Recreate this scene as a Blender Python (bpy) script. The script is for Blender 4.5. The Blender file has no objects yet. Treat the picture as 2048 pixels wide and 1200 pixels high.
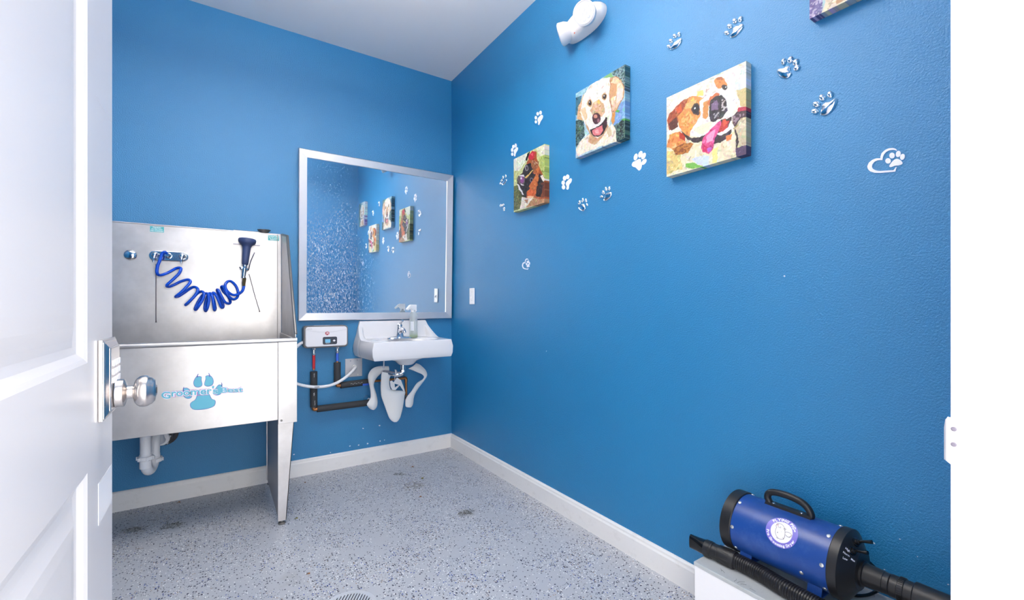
import bpy, bmesh, math, random
import numpy as np
from mathutils import Vector, Matrix
random.seed(7); rng = np.random.default_rng(7)
S = bpy.context.scene
COL = S.collection
H = 1.1                      # eye height of the camera in metres, the unit the room was measured in

# ------------------------------------------------------------------ camera, world, lights, exposure
CAM = Vector((-1.3847*H, -2.864*H, H))
FWD = Vector((0.5531, 0.8331, 0)); RGT = Vector((0.8331, -0.5531, 0)); FOC = 885.7
cd = bpy.data.cameras.new('camera'); cam = bpy.data.objects.new('camera', cd); COL.objects.link(cam)
cd.sensor_width = 36; cd.lens = 36*FOC/2048; cd.shift_y = 12/2048; cd.clip_start = 0.01
cam.location = CAM; cam.rotation_euler = (math.pi/2, 0, -math.atan2(0.5531, 0.8331))
S.camera = cam
w = bpy.data.worlds.new('daylight'); S.world = w; w.use_nodes = True
w.node_tree.nodes['Background'].inputs[0].default_value = (1.0, 0.975, 0.94, 1)
w.node_tree.nodes['Background'].inputs[1].default_value = 5.6
def area(name, loc, rot, sx, sy, power, col=(1,1,1), portal=False, shape='RECTANGLE'):
    l = bpy.data.lights.new(name, 'AREA'); l.shape = shape; l.size = sx; l.size_y = sy; l.energy = power; l.color = col
    if portal: l.cycles.is_portal = True
    o = bpy.data.objects.new(name, l); COL.objects.link(o); o.location = loc; o.rotation_euler = rot
    return o
area('doorway_portal', (-1.25, -3.17, 1.03), (-math.pi/2, 0, 0), 0.86, 2.06, 1, portal=True)   # lets the sky in through the open doorway
area('ceiling_lamp_down', (-1.3, -1.78, 2.485), (0, 0, 0), 0.95, 0.5, 9, (1, 0.965, 0.92))
area('added_uplight', (-1.3, -1.78, 2.565), (math.pi, 0, 0), 0.95, 0.5, 58, (1, 0.96, 0.90))   # uplight added to brighten the ceiling; no such lamp is seen
S.view_settings.view_transform = 'Standard'; S.view_settings.look = 'None'
S.view_settings.exposure = 0.27; S.view_settings.gamma = 1; S.view_settings.use_curve_mapping = False

# ------------------------------------------------------------------ measuring helpers: a sight line of the photo met with a real plane
def ray(px, py): return FWD + RGT*((px-1024)/FOC) + Vector((0, 0, (612-py)/FOC))
def onY(px, py, y): d = ray(px, py); return CAM + d*((y-CAM.y)/d.y)
def onX(px, py, x): d = ray(px, py); return CAM + d*((x-CAM.x)/d.x)
def onZ(px, py, z): d = ray(px, py); return CAM + d*((z-CAM.z)/d.z)
def proj(p):
    r = Vector(p)-CAM; dz = r.dot(FWD); return 1024+FOC*r.dot(RGT)/dz, 612-FOC*r.z/dz

# ------------------------------------------------------------------ materials
def lin(c): return tuple(((v/255)/12.92 if v/255 <= .04045 else ((v/255+.055)/1.055)**2.4) for v in c)
MATS = {}
def mat(name, rgb=(200,200,200), rough=.5, metal=0, **k):
    if name in MATS: return MATS[name]
    m = bpy.data.materials.new(name); m.use_nodes = True; b = m.node_tree.nodes['Principled BSDF']
    b.inputs['Base Color'].default_value = (*lin(rgb), 1); b.inputs['Roughness'].default_value = rough
    b.inputs['Metallic'].default_value = metal
    for kk, v in k.items(): b.inputs[kk.replace('_', ' ')].default_value = v
    MATS[name] = m; return m
class NT:
    def __init__(s, m): s.t = m.node_tree; s.b = s.t.nodes['Principled BSDF']; s._c = None
    def n(s, typ, **k):
        x = s.t.nodes.new('ShaderNode'+typ)
        for a, v in k.items():
            if a.startswith('i_'):
                key = a[2:]; key = int(key) if key.isdigit() else key.replace('_', ' ')
                if isinstance(v, bpy.types.NodeSocket): s.t.links.new(v, x.inputs[key])
                else: x.inputs[key].default_value = v
            else: setattr(x, a, v)
        return x
    def co(s, scale=(1,1,1)):
        c = s.n('NewGeometry'); mp = s.n('Mapping', i_Vector=c.outputs['Position'], i_Scale=scale); return mp.outputs[0]
    def noise(s, scale, detail=3, rough=.5, v=None, dist=0):
        return s.n('TexNoise', i_Vector=v if v is not None else s.co(), i_Scale=scale, i_Detail=detail, i_Roughness=rough, i_Distortion=dist).outputs[0]
    def ramp(s, f, a, b_, ca=(0,0,0), cb=(1,1,1)):
        r = s.n('ValToRGB', i_Fac=f); e = r.color_ramp.elements
        e[0].position = a; e[0].color = (*ca, 1); e[1].position = b_; e[1].color = (*cb, 1); return r.outputs[0]
    def mix(s, f, a, b_):
        x = s.n('Mix', data_type='RGBA')
        for i, v in ((0, f), (6, a), (7, b_)):
            if isinstance(v, bpy.types.NodeSocket): s.t.links.new(v, x.inputs[i])
            else: x.inputs[i].default_value = v if i == 0 else (*v, 1)
        return x.outputs[2]
    def math(s, op, a, b_=0.0): return s.n('Math', operation=op, i_0=a, i_1=b_).outputs[0]
    def bump(s, h, strength=.3, dist=.002):
        x = s.n('Bump', i_Height=h, i_Strength=strength, i_Distance=dist); s.t.links.new(x.outputs[0], s.b.inputs['Normal'])
    def to(s, sock, name): s.t.links.new(sock, s.b.inputs[name])

def wall_paint():
    m = mat('blue_satin_paint', (40, 125, 178), .44, Specular_IOR_Level=.8, Coat_Weight=.3, Coat_Roughness=.55); k = NT(m)
    k.to(k.mix(k.noise(1.3, 2), lin((4, 118, 174)), lin((10, 126, 182))), 'Base Color')
    n1 = k.noise(185, 3, .55); n2 = k.noise(420, 2, .5)
    h = k.math('ADD', n1, k.math('MULTIPLY', n2, .35))
    k.bump(h, .9, .003); return m
def scuffed(name, rgb, dirt, rough=.45):
    m = mat(name, rgb, rough); k = NT(m)
    f = k.ramp(k.noise(14, 6, .7), .56, .75)
    k.to(k.mix(k.math('MULTIPLY', f, .35), lin(rgb), lin(dirt)), 'Base Color'); return m
def steel(name, rgb=(200,200,204), rough=.38, stretch=(2, 2, 90), blotch=.13):
    m = mat(name, rgb, rough, 1); k = NT(m)
    n = k.noise(6, 5, .65, k.co(stretch)); b = k.noise(3.2, 5, .6)
    r = k.math('ADD', k.math('MULTIPLY', n, .14), k.math('ADD', k.math('MULTIPLY', b, .22), rough-.16))
    k.to(r, 'Roughness')
    k.to(k.mix(k.ramp(b, .38, .66), lin(tuple(c*(1-blotch) for c in rgb)), lin(rgb)), 'Base Color')
    k.bump(n, .12, .0006); return m
def floor_mat():
    m = mat('speckled_epoxy', (190, 194, 206), .42); k = NT(m); v = k.co()
    base = k.mix(k.noise(2.4, 4), lin((168, 171, 180)), lin((192, 193, 197)))
    wv = k.n('VectorMath', operation='ADD', i_0=v, i_1=k.n('VectorMath', operation='SCALE', i_0=k.n('TexNoise', i_Vector=v, i_Scale=160.0).outputs[1], i_3=.004).outputs[0]).outputs[0]
    dens = k.math('ADD', k.math('MULTIPLY', k.noise(5, 3, .6), .9), .0)
    col = base
    for i, (sc, thr, c, rad) in enumerate(((112, .77, (18, 21, 54), .38), (150, .84, (246, 245, 242), .36), (105, .92, (40, 70, 150), .32), (160, .80, (50, 54, 74), .32), (140, .96, (150, 120, 92), .34))):
        vo = k.n('TexVoronoi', i_Vector=k.n('VectorMath', operation='ADD', i_0=wv, i_1=(i*3.1, i*1.7, 0)).outputs[0], i_Scale=float(sc))
        sel = k.n('SeparateColor', i_0=vo.outputs['Color']).outputs[0]
        on = k.math('GREATER_THAN', k.math('ADD', sel, k.math('MULTIPLY', k.math('SUBTRACT', dens, .46), .95)), thr)
        dot = k.math('LESS_THAN', vo.outputs['Distance'], rad)
        col = k.mix(k.math('MULTIPLY', on, dot), col, lin(c))
    st = k.math('MULTIPLY', k.ramp(k.noise(2.1, 6, .72), .60, .78), .5)
    col = k.mix(st, col, lin((132, 126, 112)))
    # grime that gathered along the skirting and under the tub
    k.to(col, 'Base Color'); k.bump(k.noise(60, 3), .12, .002); return m
WALL = wall_paint(); FLOOR = floor_mat()
WHITE = scuffed('white_trim_paint', (232, 230, 229), (190, 186, 182))
CEIL = mat('ceiling_paint', (236, 233, 233), .8)
k = NT(CEIL); k.bump(k.noise(90, 3), .15, .002)
DOORW = mat('door_white_gloss', (198, 196, 200), .32)
STEEL = steel('brushed_stainless', (214, 211, 211)); STEELD = mat('dull_steel_edge', (140, 137, 135), .45, .7)
CHROME = mat('chrome', (225, 226, 230), .08, 1)
MCHROME = mat('mirror_acrylic', (245, 246, 250), .05, 1)
NICKEL = mat('satin_nickel', (214, 207, 203), .27, 1)
CERAM = mat('white_vitreous_china', (226, 225, 228), .12)
VINYL = mat('white_soft_vinyl', (226, 226, 226), .5)
PVC = mat('white_pvc', (226, 227, 232), .35)
BLACK = mat('black_plastic', (26, 26, 29), .42)
BLACKG = mat('black_gloss', (14, 14, 16), .18)
FOAM = mat('grey_pipe_foam', (52, 54, 58), .75); k = NT(FOAM); k.bump(k.noise(220, 3), .4, .001)
COPPER = mat('copper', (190, 128, 82), .38, .9)
BRASS = mat('brass', (178, 140, 92), .35, 1)
HOSE = mat('blue_coil_hose', (14, 80, 205), .22)
GRIP = mat('slate_blue_grip', (64, 78, 120), .42)
REDP = mat('red_tube', (200, 40, 48), .4); BLUEP = mat('blue_tube', (50, 98, 205), .4)
DECAL = mat('white_vinyl_decal', (244, 243, 250), .5)
def dryer_mat():
    m = mat('dryer_blue_enamel', (30, 62, 148), .32); k = NT(m)
    k.to(k.mix(k.ramp(k.noise(18, 6, .7), .5, .8), lin((24, 66, 140)), lin((58, 92, 160))), 'Base Color'); return m
DRY = dryer_mat()

# ------------------------------------------------------------------ object helpers
ORG = {}
def props(o, label=None, cat=None, group=None, kind=None):
    for a, v in (('label', label), ('category', cat), ('group', group), ('kind', kind)):
        if v: o[a] = v
    return o
def thing(name, loc, label, cat, group=None, kind=None):
    o = bpy.data.objects.new(name, None); COL.objects.link(o); o.location = loc; o.empty_display_size = .05
    ORG[o] = Vector(loc); return props(o, label, cat, group, kind)
def link(name, verts, faces, m, parent=None, smooth=False, bevel=0, seg=2, label=None, auto=None, solid=0, sub=0):
    me = bpy.data.meshes.new(name)
    org = ORG[parent] if parent is not None else Vector(verts[0]).lerp(Vector(verts[-1]), .5)
    me.from_pydata([tuple(Vector(v)-org) for v in verts], [], faces)
    bm = bmesh.new(); bm.from_mesh(me); bmesh.ops.recalc_face_normals(bm, faces=bm.faces); bm.to_mesh(me); bm.free()
    o = bpy.data.objects.new(name, me); COL.objects.link(o)
    if parent is not None: o.parent = parent; ORG[o] = org
    else: o.location = org; ORG[o] = org
    if m: me.materials.append(m)
    if smooth or auto: me.polygons.foreach_set('use_smooth', [True]*len(me.polygons))
    if auto: me.set_sharp_from_angle(angle=math.radians(auto))
    if bevel:
        b = o.modifiers.new('bevel', 'BEVEL'); b.width = bevel; b.segments = seg; b.limit_method = 'ANGLE'; b.angle_limit = .6
    if solid: s_ = o.modifiers.new('thick', 'SOLIDIFY'); s_.thickness = solid; s_.offset = 0
    if sub: s_ = o.modifiers.new('sub', 'SUBSURF'); s_.levels = sub; s_.render_levels = sub
    if label: o['label'] = label
    return o
class G:                                              # collects shapes of ONE part
    def __init__(s): s.v = []; s.f = []
    def add(s, v, f): n = len(s.v); s.v += [Vector(a) for a in v]; s.f += [tuple(n+i for i in q) for q in f]; return s
    def box(s, x0, x1, y0, y1, z0, z1):
        return s.add([(x, y, z) for x in (x0, x1) for y in (y0, y1) for z in (z0, z1)], [(0,1,3,2),(4,6,7,5),(0,4,5,1),(2,3,7,6),(0,2,6,4),(1,5,7,3)])
    def hexa(s, a, b): return s.add(list(a)+list(b), [(3,2,1,0),(4,5,6,7)]+[(i, (i+1) % 4, 4+(i+1) % 4, 4+i) for i in range(4)])
    def prism(s, pts, off):
        n = len(pts); off = Vector(off); return s.add([Vector(p) for p in pts]+[Vector(p)+off for p in pts], [tuple(range(n))[::-1], tuple(range(n, 2*n))]+[(i, (i+1) % n, n+(i+1) % n, n+i) for i in range(n)])
    def tube(s, pts, r, seg=14, cyclic=False, caps=True):
        pts = [Vector(p) for p in pts]; n = len(pts); rs = r if isinstance(r, (list, tuple)) else [r]*n
        T = []
        for i in range(n):
            a = pts[(i-1) % n] if (i > 0 or cyclic) else pts[0]; b = pts[(i+1) % n] if (i < n-1 or cyclic) else pts[-1]
            T.append((b-a).normalized())
        up = Vector((0, 0, 1)) if abs(T[0].z) < .9 else Vector((0, 1, 0))
        N = (up-T[0]*up.dot(T[0])).normalized(); V = []; F = []
        for i in range(n):
            N = (N-T[i]*N.dot(T[i])).normalized(); B = T[i].cross(N)
            for j in range(seg):
                a = 2*math.pi*j/seg; V.append(pts[i]+(N*math.cos(a)+B*math.sin(a))*rs[i])
        for i in range(n if cyclic else n-1):
            for j in range(seg):
                p, q = i*seg, ((i+1) % n)*seg; F.append((p+j, p+(j+1) % seg, q+(j+1) % seg, q+j))
        if caps and not cyclic: F.append(tuple(range(seg))[::-1]); F.append(tuple((n-1)*seg+j for j in range(seg)))
        return s.add(V, F)
    def lathe(s, org, axis, prof, seg=32):            # prof: (distance along axis, radius)
        org = Vector(org); A = Vector(axis).normalized(); up = Vector((0, 0, 1)) if abs(A.z) < .9 else Vector((0, 1, 0))
        N = (up-A*up.dot(A)).normalized(); B = A.cross(N); V = []; F = []
        for d, r in prof:
            for j in range(seg):
                a = 2*math.pi*j/seg; V.append(org+A*d+(N*math.cos(a)+B*math.sin(a))*max(r, 1e-5))
        for i in range(len(prof)-1):
            for j in range(seg): F.append((i*seg+j, i*seg+(j+1) % seg, (i+1)*seg+(j+1) % seg, (i+1)*seg+j))
        F.append(tuple(range(seg))[::-1]); F.append(tuple((len(prof)-1)*seg+j for j in range(seg)))
        return s.add(V, F)
    def out(s, name, m, parent=None, **k): return link(name, s.v, s.f, m, parent, **k)
def spline(pts, n=6, cyclic=False):
    P = [Vector(p) for p in pts]; L = len(P); o = []
    for i in range(L if cyclic else L-1):
        g = (lambda q: P[q % L]) if cyclic else (lambda q: P[min(max(q, 0), L-1)])
        a, b, c, d = g(i-1), g(i), g(i+1), g(i+2)
        for j in range(n):
            t = j/n; o.append(.5*((2*b)+(c-a)*t+(2*a-5*b+4*c-d)*t*t+(3*b-a-3*c+d)*t**3))
    if not cyclic: o.append(P[-1])
    return o
def glyphs(text, size, bold=0.0, spacing=1.0):        # flat lettering as (verts 2D, faces), baseline at 0, centred
    c = bpy.data.curves.new('t', 'FONT'); c.body = text; c.size = size; c.align_x = 'CENTER'; c.offset = bold; c.space_character = spacing; c.resolution_u = 4
    o = bpy.data.objects.new('t', c); COL.objects.link(o); bpy.context.view_layer.update()
    me = bpy.data.meshes.new_from_object(o.evaluated_get(bpy.context.evaluated_depsgraph_get()))
    v = [(q.co.x, q.co.y) for q in me.vertices]; f = [tuple(p.vertices) for p in me.polygons]
    bpy.data.objects.remove(o); bpy.data.curves.remove(c); bpy.data.meshes.remove(me); return v, f

# ------------------------------------------------------------------ the setting
XL, YF, ZC = -2.72, -3.02, 2.60*H                     # left wall, front wall, ceiling
JX, JY = -0.752*H, -2.733*H                           # strike-side jamb, its room edge
DX = -1.524*H; DY = -1.932*H                          # door leaf: room face plane, free edge
def struct(name, g, m, **k): o = g.out(name, m, **k); o['kind'] = 'structure'; return o
struct('floor', G().box(XL-.1, .1, -4.6, .1, -.05, 0), FLOOR)
struct('ceiling', G().box(XL-.1, .1, YF-.12, .1, ZC, ZC+.05), CEIL)
struct('wall_back', G().box(XL-.1, .1, 0, .1, 0, ZC), WALL)
struct('wall_right', G().box(0, .1, YF-.12, 0, 0, ZC), WALL)
struct('wall_left', G().box(XL-.1, XL, YF-.12, 0, 0, ZC), WALL)
fw = G().box(XL, DX-.055, YF-.12, YF, 0, ZC).box(JX+.022, 0, YF-.12, YF, 0, ZC).box(DX-.055, JX+.022, YF-.12, YF, 2.09, ZC)
struct('wall_front', fw, WALL)
def base(name, a, b, nrm):                            # skirting board with a small moulded top edge
    a, b, nrm = Vector(a), Vector(b), Vector(nrm); prof = [(0, 0), (.015, 0), (.015, .082), (.011, .090), (.0105, .098), (.006, .104), (0, .105)]
    V = [p+nrm*x+Vector((0, 0, z)) for p in (a, b) for x, z in prof]; n = len(prof)
    F = [tuple(range(n)), tuple(range(n, 2*n))[::-1]]+[(i, (i+1) % n, n+(i+1) % n, n+i) for i in range(n)]
    struct(name, G().add(V, F), WHITE)
base('baseboard_back', (XL, 0, 0), (0, 0, 0), (0, -1, 0))
base('baseboard_right', (0, -.015, 0), (0, YF, 0), (-1, 0, 0))
base('baseboard_left', (XL, -.015, 0), (XL, YF, 0), (1, 0, 0))
# door frame: strike jamb, hinge jamb, head and casings
fr = G()
fr.box(JX, JX+.02, YF-.125, JY, 0, 2.07).box(JX+.02, JX+.075, YF+.001, JY-.0005, 0, 2.13)
fr.box(DX-.06, DX-.042, YF-.125, JY, 0, 2.07).box(DX-.12, DX-.06, YF+.001, JY-.0005, 0, 2.13)
fr.box(DX-.06, JX+.02, YF-.125, JY, 2.07, 2.09).box(DX-.12, JX+.075, YF+.001, JY-.0005, 2.09, 2.15)
fr.box(JX-.0, JX+.001, YF-.12, YF-.1, 0, 2.07)
jam = struct('trim_1', fr, DOORW, bevel=.0015)
# painted strike plate let into the jamb
sz = .861*H; sp = thing('strike_plate', (JX, JY, sz-.03), 'white painted metal strike plate on the right door jamb', 'strike plate')
pl = [(JX-.0015, JY-.045), (JX-.0015, JY-.002), (JX-.001, JY+.0035), (JX+.0025, JY+.006), (JX+.0035, JY+.0045), (JX+.0005, JY+.002), (JX-.0002, JY-.045)]
outl = G(); n = len(pl)
zs = [(-.030, -.006), (-.024, 0), (.012, 0), (.022, -.0006), (.026, -.0022)]
V = []; F = []
for dz, cut in zs:
    for x, y in pl: V.append((x, min(y, JY+.006+cut*1.6) if y > JY-.03 else y, sz+dz))
for i in range(len(zs)-1):
    for j in range(n): F.append((i*n+j, i*n+(j+1) % n, (i+1)*n+(j+1) % n, (i+1)*n+j))
F += [tuple(range(n)), tuple((len(zs)-1)*n+j for j in range(n))]
outl.add(V, F).out('plate', DOORW, sp)
for dz in (.0135, -.004):
    G().lathe((JX-.0013, JY-.003, sz+dz), (-1, 0, 0), [(0, .0026), (.0006, .0026), (.0009, .0015)], 12).out('screw', mat('dark_screw', (110, 105, 120), .5), sp)
# the open door leaf: recessed moulded panels
dr = thing('door_1', (DX, JY, .01), 'white panelled door standing open at the left with a metal keypad knob', 'door', kind='structure')
leaf = G(); T = .04; F0 = DX; y0, y1, z0, z1 = JY, DY, .01, 2.05
def leafmesh():
    ys = sorted([y0, y0+.16, y1-.174, y1]); 
    zt = [(onX(173, 948, DX).z), (onX(172, 727, DX).z)]
    zz = [z0, .24, zt[0], zt[1], z1-.14, z1]
    cells = [(1, 1), (1, 3)]
    V = []; F = []
    def quad(a, b, c, d): n = len(V); V.extend([a, b, c, d]); F.append((n, n+1, n+2, n+3))
    for i in range(3):
        for j in range(5):
            a, b, c, d = ys[i], ys[i+1], zz[j], zz[j+1]
            if (i, j) in cells:
                R = [(0, 0), (.006, -.003), (.014, -.009), (.024, -.011), (.034, -.009), (.052, -.004), (.07, -.003)]
                for (o1, e1), (o2, e2) in zip(R, R[1:]):
                    P = lambda o, e: [(F0+e, a+o, c+o), (F0+e, b-o, c+o), (F0+e, b-o, d-o), (F0+e, a+o, d-o)]
                    p, q = P(o1, e1), P(o2, e2)
                    for s_ in range(4): quad(p[s_], p[(s_+1) % 4], q[(s_+1) % 4], q[s_])
                quad(*q)
            else: quad((F0, a, c), (F0, b, c), (F0, b, d), (F0, a, d))
    B = F0-T
    quad((B, y0, z0), (B, y0, z1), (B, y1, z1), (B, y1, z0)); quad((B, y1, z0), (B, y1, z1), (F0, y1, z1), (F0, y1, z0))
    quad((B, y0, z0), (F0, y0, z0), (F0, y0, z1), (B, y0, z1)); quad((B, y0, z1), (F0, y0, z1), (F0, y1, z1), (B, y1, z1)); quad((B, y0, z0), (B, y1, z0), (F0, y1, z0), (F0, y0, z0))
    me = bpy.data.meshes.new('leaf'); me.from_pydata([tuple(Vector(v)-ORG[dr]) for v in V], [], F)
    bm = bmesh.new(); bm.from_mesh(me); bmesh.ops.remove_doubles(bm, verts=bm.verts, dist=1e-5); bmesh.ops.recalc_face_normals(bm, faces=bm.faces); bm.to_mesh(me); bm.free()
    o = bpy.data.objects.new('door_leaf', me); COL.objects.link(o); o.parent = dr; ORG[o] = ORG[dr]; me.materials.append(DOORW)
leafmesh()
# keypad escutcheon, buttons, knob (children of the door)
ky0, ky1 = -2.034*H, -1.942*H; kc = (ky0+ky1)/2; kz0, kz1 = onX(194.7, 846, DX).z, onX(194.7, 681, DX).z
def frus(a, x0, b, x1): return [(x0, ky0+a, kz0+a), (x0, ky1-a, kz0+a), (x0, ky1-a, kz1-a), (x0, ky0+a, kz1-a)], [(x1, ky0+b, kz0+b), (x1, ky1-b, kz0+b), (x1, ky1-b, kz1-b), (x1, ky0+b, kz1-b)]
esc = G().hexa(*frus(0, DX+.0002, 0, DX+.006)).hexa(*frus(.002, DX+.006, .004, DX+.008)).hexa(*frus(.005, DX+.008, .012, DX+.0115)).hexa(*frus(.012, DX+.0115, .014, DX+.0135))
plate = esc.out('keypad_plate', NICKEL, dr, bevel=.0012)
btn = mat('keypad_button_white', (232, 230, 235), .4)
for r in range(3):
    for c in range(4):
        yy = ky0+.026+c*.0145; zz_ = kz1-.034-r*.0135
        G().box(DX+.0133, DX+.0158, yy, yy+.0105, zz_-.0095, zz_).out('keypad_button', btn, plate, bevel=.001)
kz = onX(232, 781, DX+.03).z
KA = (DX+.0133, kc, .870*H)
kn = G().lathe(KA, (1, 0, 0), [(0, .0215), (.001, .0235), (.002, .0225), (.011, .0225), (.0125, .020), (.0145, .0115), (.0155, .0105), (.0225, .0105), (.0235, .0135), (.0245, .0175), (.027, .022), (.031, .0252), (.035, .0262), (.040, .0258), (.043, .0245), (.0435, .0236), (.047, .0222), (.050, .0185), (.0512, .0175), (.0522, .010), (.053, .0085), (.0515, .0065)], 48)
knob = kn.out('door_knob', NICKEL, dr, smooth=True, auto=50)
G().box(KA[0]+.0520, KA[0]+.0536, kc-.0014, kc+.0014, KA[2]-.005, KA[2]+.005).out('keyhole', mat('dark_metal', (60, 58, 60), .4, .8), knob)
# edge clips stuck on the stile (two clear tape patches)
for a, b in (((192, 192), (223, 245)), ((196, 968), (223, 1002))):
    p0, p1 = onX(*a, DX), onX(*b, DX)
    o = G().box(DX+.0002, DX+.0007, min(p0.y, p1.y), max(p0.y, p1.y)-.001, min(p0.z, p1.z), max(p0.z, p1.z)).out('tape_patch', mat('clear_tape', (240, 239, 244), .25), dr)
# ceiling luminaire (above the frame of the photo; hung low to make room for the added uplight)
cl = thing('ceiling_light', (-1.3, -1.78, ZC), 'white rectangular ceiling light out of view, hung on two rods for an added uplight', 'light')
G().box(-1.8, -.8, -2.05, -1.51, 2.51, 2.555).out('housing', CEIL, cl, bevel=.008)
for x in (-1.65, -.95): G().tube([(x, -1.78, 2.555), (x, -1.78, ZC-.001)], .004, 8).out('suspension_rod', NICKEL, cl)
em = mat('lit_diffuser', (255, 252, 246), .4); em.node_tree.nodes['Principled BSDF'].inputs['Emission Color'].default_value = (1, .985, .96, 1)
em.node_tree.nodes['Principled BSDF'].inputs['Emission Strength'].default_value = 3
G().box(-1.775, -.825, -2.025, -1.535, 2.495, 2.5095).out('diffuser', em, cl, bevel=.004)

# ------------------------------------------------------------------ dog wash tub
XR = -1.08*H; XT = -2.66; YB = -.022; YT = -.6*H; ZR = .852*H; ZB = .4816*H; ZT = 1.409*H
tub = thing('dog_wash_tub', ((XR+XT)/2, -.33, 0), 'stainless steel dog grooming tub with high backsplash against the blue wall', 'tub')
t_ = .012
# shell (front, ends, floor) as one folded sheet part
sh = G().box(XT, XR-.085, YT, YT+t_, ZB, ZR-.012)
sh.box(XT, XT+t_, YT, YB, ZB, ZR).box(XR-t_, XR, YT+.003, YB, ZB, ZR-.004).box(XT+t_, XR-t_, YT+t_, YB-.012, ZB+.03, ZB+.042)
sh.out('basin', STEEL, tub, bevel=.002)
G().tube([(XT, YT+.004, ZR-.010), (XR+.001, YT+.004, ZR-.010)], .0115, 16).out('front_rim', STEEL, tub, smooth=True, auto=50, label='rolled stainless front rim')
# backsplash with turned top
G().box(XT, XR-.004, YB-.012, YB, ZB+.03, ZT).box(XT, XR-.004, YB-.016, YB, ZT-.006, ZT).out('backsplash', STEEL, tub, bevel=.0015)
# corner strip seam and right wing
wt = (onX(575, 472, XR).y, onX(575, 472, XR).z)
wb = (YT+.03, .869*H)
wing = [(XR, YB-.012, ZR-.02), (XR, wb[0], ZR-.02), (XR, wb[0], wb[1]), (XR, wt[0], wt[1]), (XR, YB-.012, ZT)]
G().prism(wing, (-.003, 0, 0)).out('side_wing', STEEL, tub)
def edge(a, b, c):
    g = G().tube([a, b, c], .0075, 12); return g
edge((XR-.001, YB-.02, ZT-.004), (XR-.001, wt[0], wt[1]), (XR-.001, wb[0], wb[1])).out('wing_edge', STEELD, tub, smooth=True, auto=50, label='dark folded edge of the side wing')
G().box(XR-.027, XR-.024, YB-.0175, YB-.0125, ZR-.05, ZT-.004).out('corner_seam', STEELD, tub)
# corner plate + tapering leg, front right; the other legs likewise
zcp = .463*H
def leg(xo, sx, yo, sy, nm):
    # xo outer x, sx inward direction, yo outer y, sy inward direction
    w0, w1 = .08, .037
    g = G()
    p = lambda x, y, z: Vector((xo+sx*x, yo+sy*y, z))
    zt_, zb_ = ZB+.02, .022
    q0 = [p(.085, 0, zb_), p(.085-w1, 0, zb_), p(.010, 0, zt_), p(.085, 0, zt_)]
    if sx < 0: pass
    g.prism(q0, (0, sy*.003, 0))
    g.prism([p(.010, .0, zt_), p(.010, w0, zt_), p(.048, w1, zb_), p(.048, 0, zb_)], (sx*.003, 0, 0))
    l = g.out('leg', STEEL, tub, label=nm)
    G().lathe(p(.066, .018, 0), (0, 0, 1), [(0, .017), (.006, .018), (.010, .012), (.012, .008), (.04, .008)], 20).out('leveling_foot', STEELD, l, smooth=True, auto=40)
    return l
leg(XR, -1, YT+.001, 1, 'front right leg, tapering to a round foot')
leg(XR, -1, YB, -1, 'back right leg'); leg(XT, 1, YT+.001, 1, None or 'front left leg'); leg(XT, 1, YB, -1, 'back left leg')
G().box(XR-.085, XR+.001, YT-.0025, YT+.001, zcp, ZR-.018).box(XR-.002, XR+.001, YT, YT+.06, zcp, ZR-.018).out('corner_plate', STEEL, tub, bevel=.001)
bp = onY(563, 841, YT-.003); G().lathe(bp, (0, -1, 0), [(0, .0055), (.003, .0055), (.004, .004)], 6).out('bolt', STEELD, tub)
# inner side sheet between the right legs
G().prism([(XR-.082, YT+.006, .03), (XR-.082, YB-.03, .03), (XR-.082, YB-.03, ZB), (XR-.082, YT+.006, ZB)], (.002, 0, 0)).out('side_sheet', mat('dull_galvanised_sheet', (172, 170, 176), .5, .45), tub, label='dull steel sheet spanning the two right legs')
# overflow cap
c0 = onY(261, 510, YB-.0125); G().lathe(c0, (0, -1, 0), [(0, .0285), (.003, .028), (.007, .024), (.010, .014), (.011, 0)], 32).out('hole_cap', CHROME, tub, smooth=True)
for q in ((270, 869), (365, 858)):
    c1 = onZ(*q, ZB-.008); G().lathe((c1.x, c1.y, ZB+.031), (0, 0, -1), [(0, .012), (.035, .012), (.037, .007), (.05, .007)], 6).out('basin_bolt', CHROME, tub)
# stickers
TEAL = mat('teal_sticker', (72, 176, 182), .45); LETW = mat('white_lettering', (236, 242, 240), .5)
def sticker(p0, p1, lines, lab, h=(.30, .22, .22)):
    a, b = onY(*p0, YB-.0128), onY(*p1, YB-.0128); x0, x1, z0, z1 = a.x, b.x, b.z, a.z
    s = G().box(x0, x1, YB-.0132, YB-.0125, z0, z1).out('caution_sticker', TEAL, tub, label=lab)
    g = G(); H_ = z1-z0; zc = z1-.30*H_
    for i, t in enumerate(lines):
        v, f = glyphs(t, H_*(.36 if i == 0 else .27), .0002)
        wd = max(q[0] for q in v)-min(q[0] for q in v); sc = min(1, .92*(x1-x0)/wd)
        g.add([((x0+x1)/2+q[0]*sc, YB-.0135, zc+q[1]) for q in v], f); zc -= .29*H_
    g.out('lettering', LETW, s)
sticker((300, 452), (328, 465), ['Caution:', 'Do Not Leave', 'Pets Unattended'], 'teal caution sticker above the water valve')
sticker((536, 470), (558, 482), ["Groomer's Best", 'Pet Grooming', 'Equipment'], 'small teal sticker near the top right corner')
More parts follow.
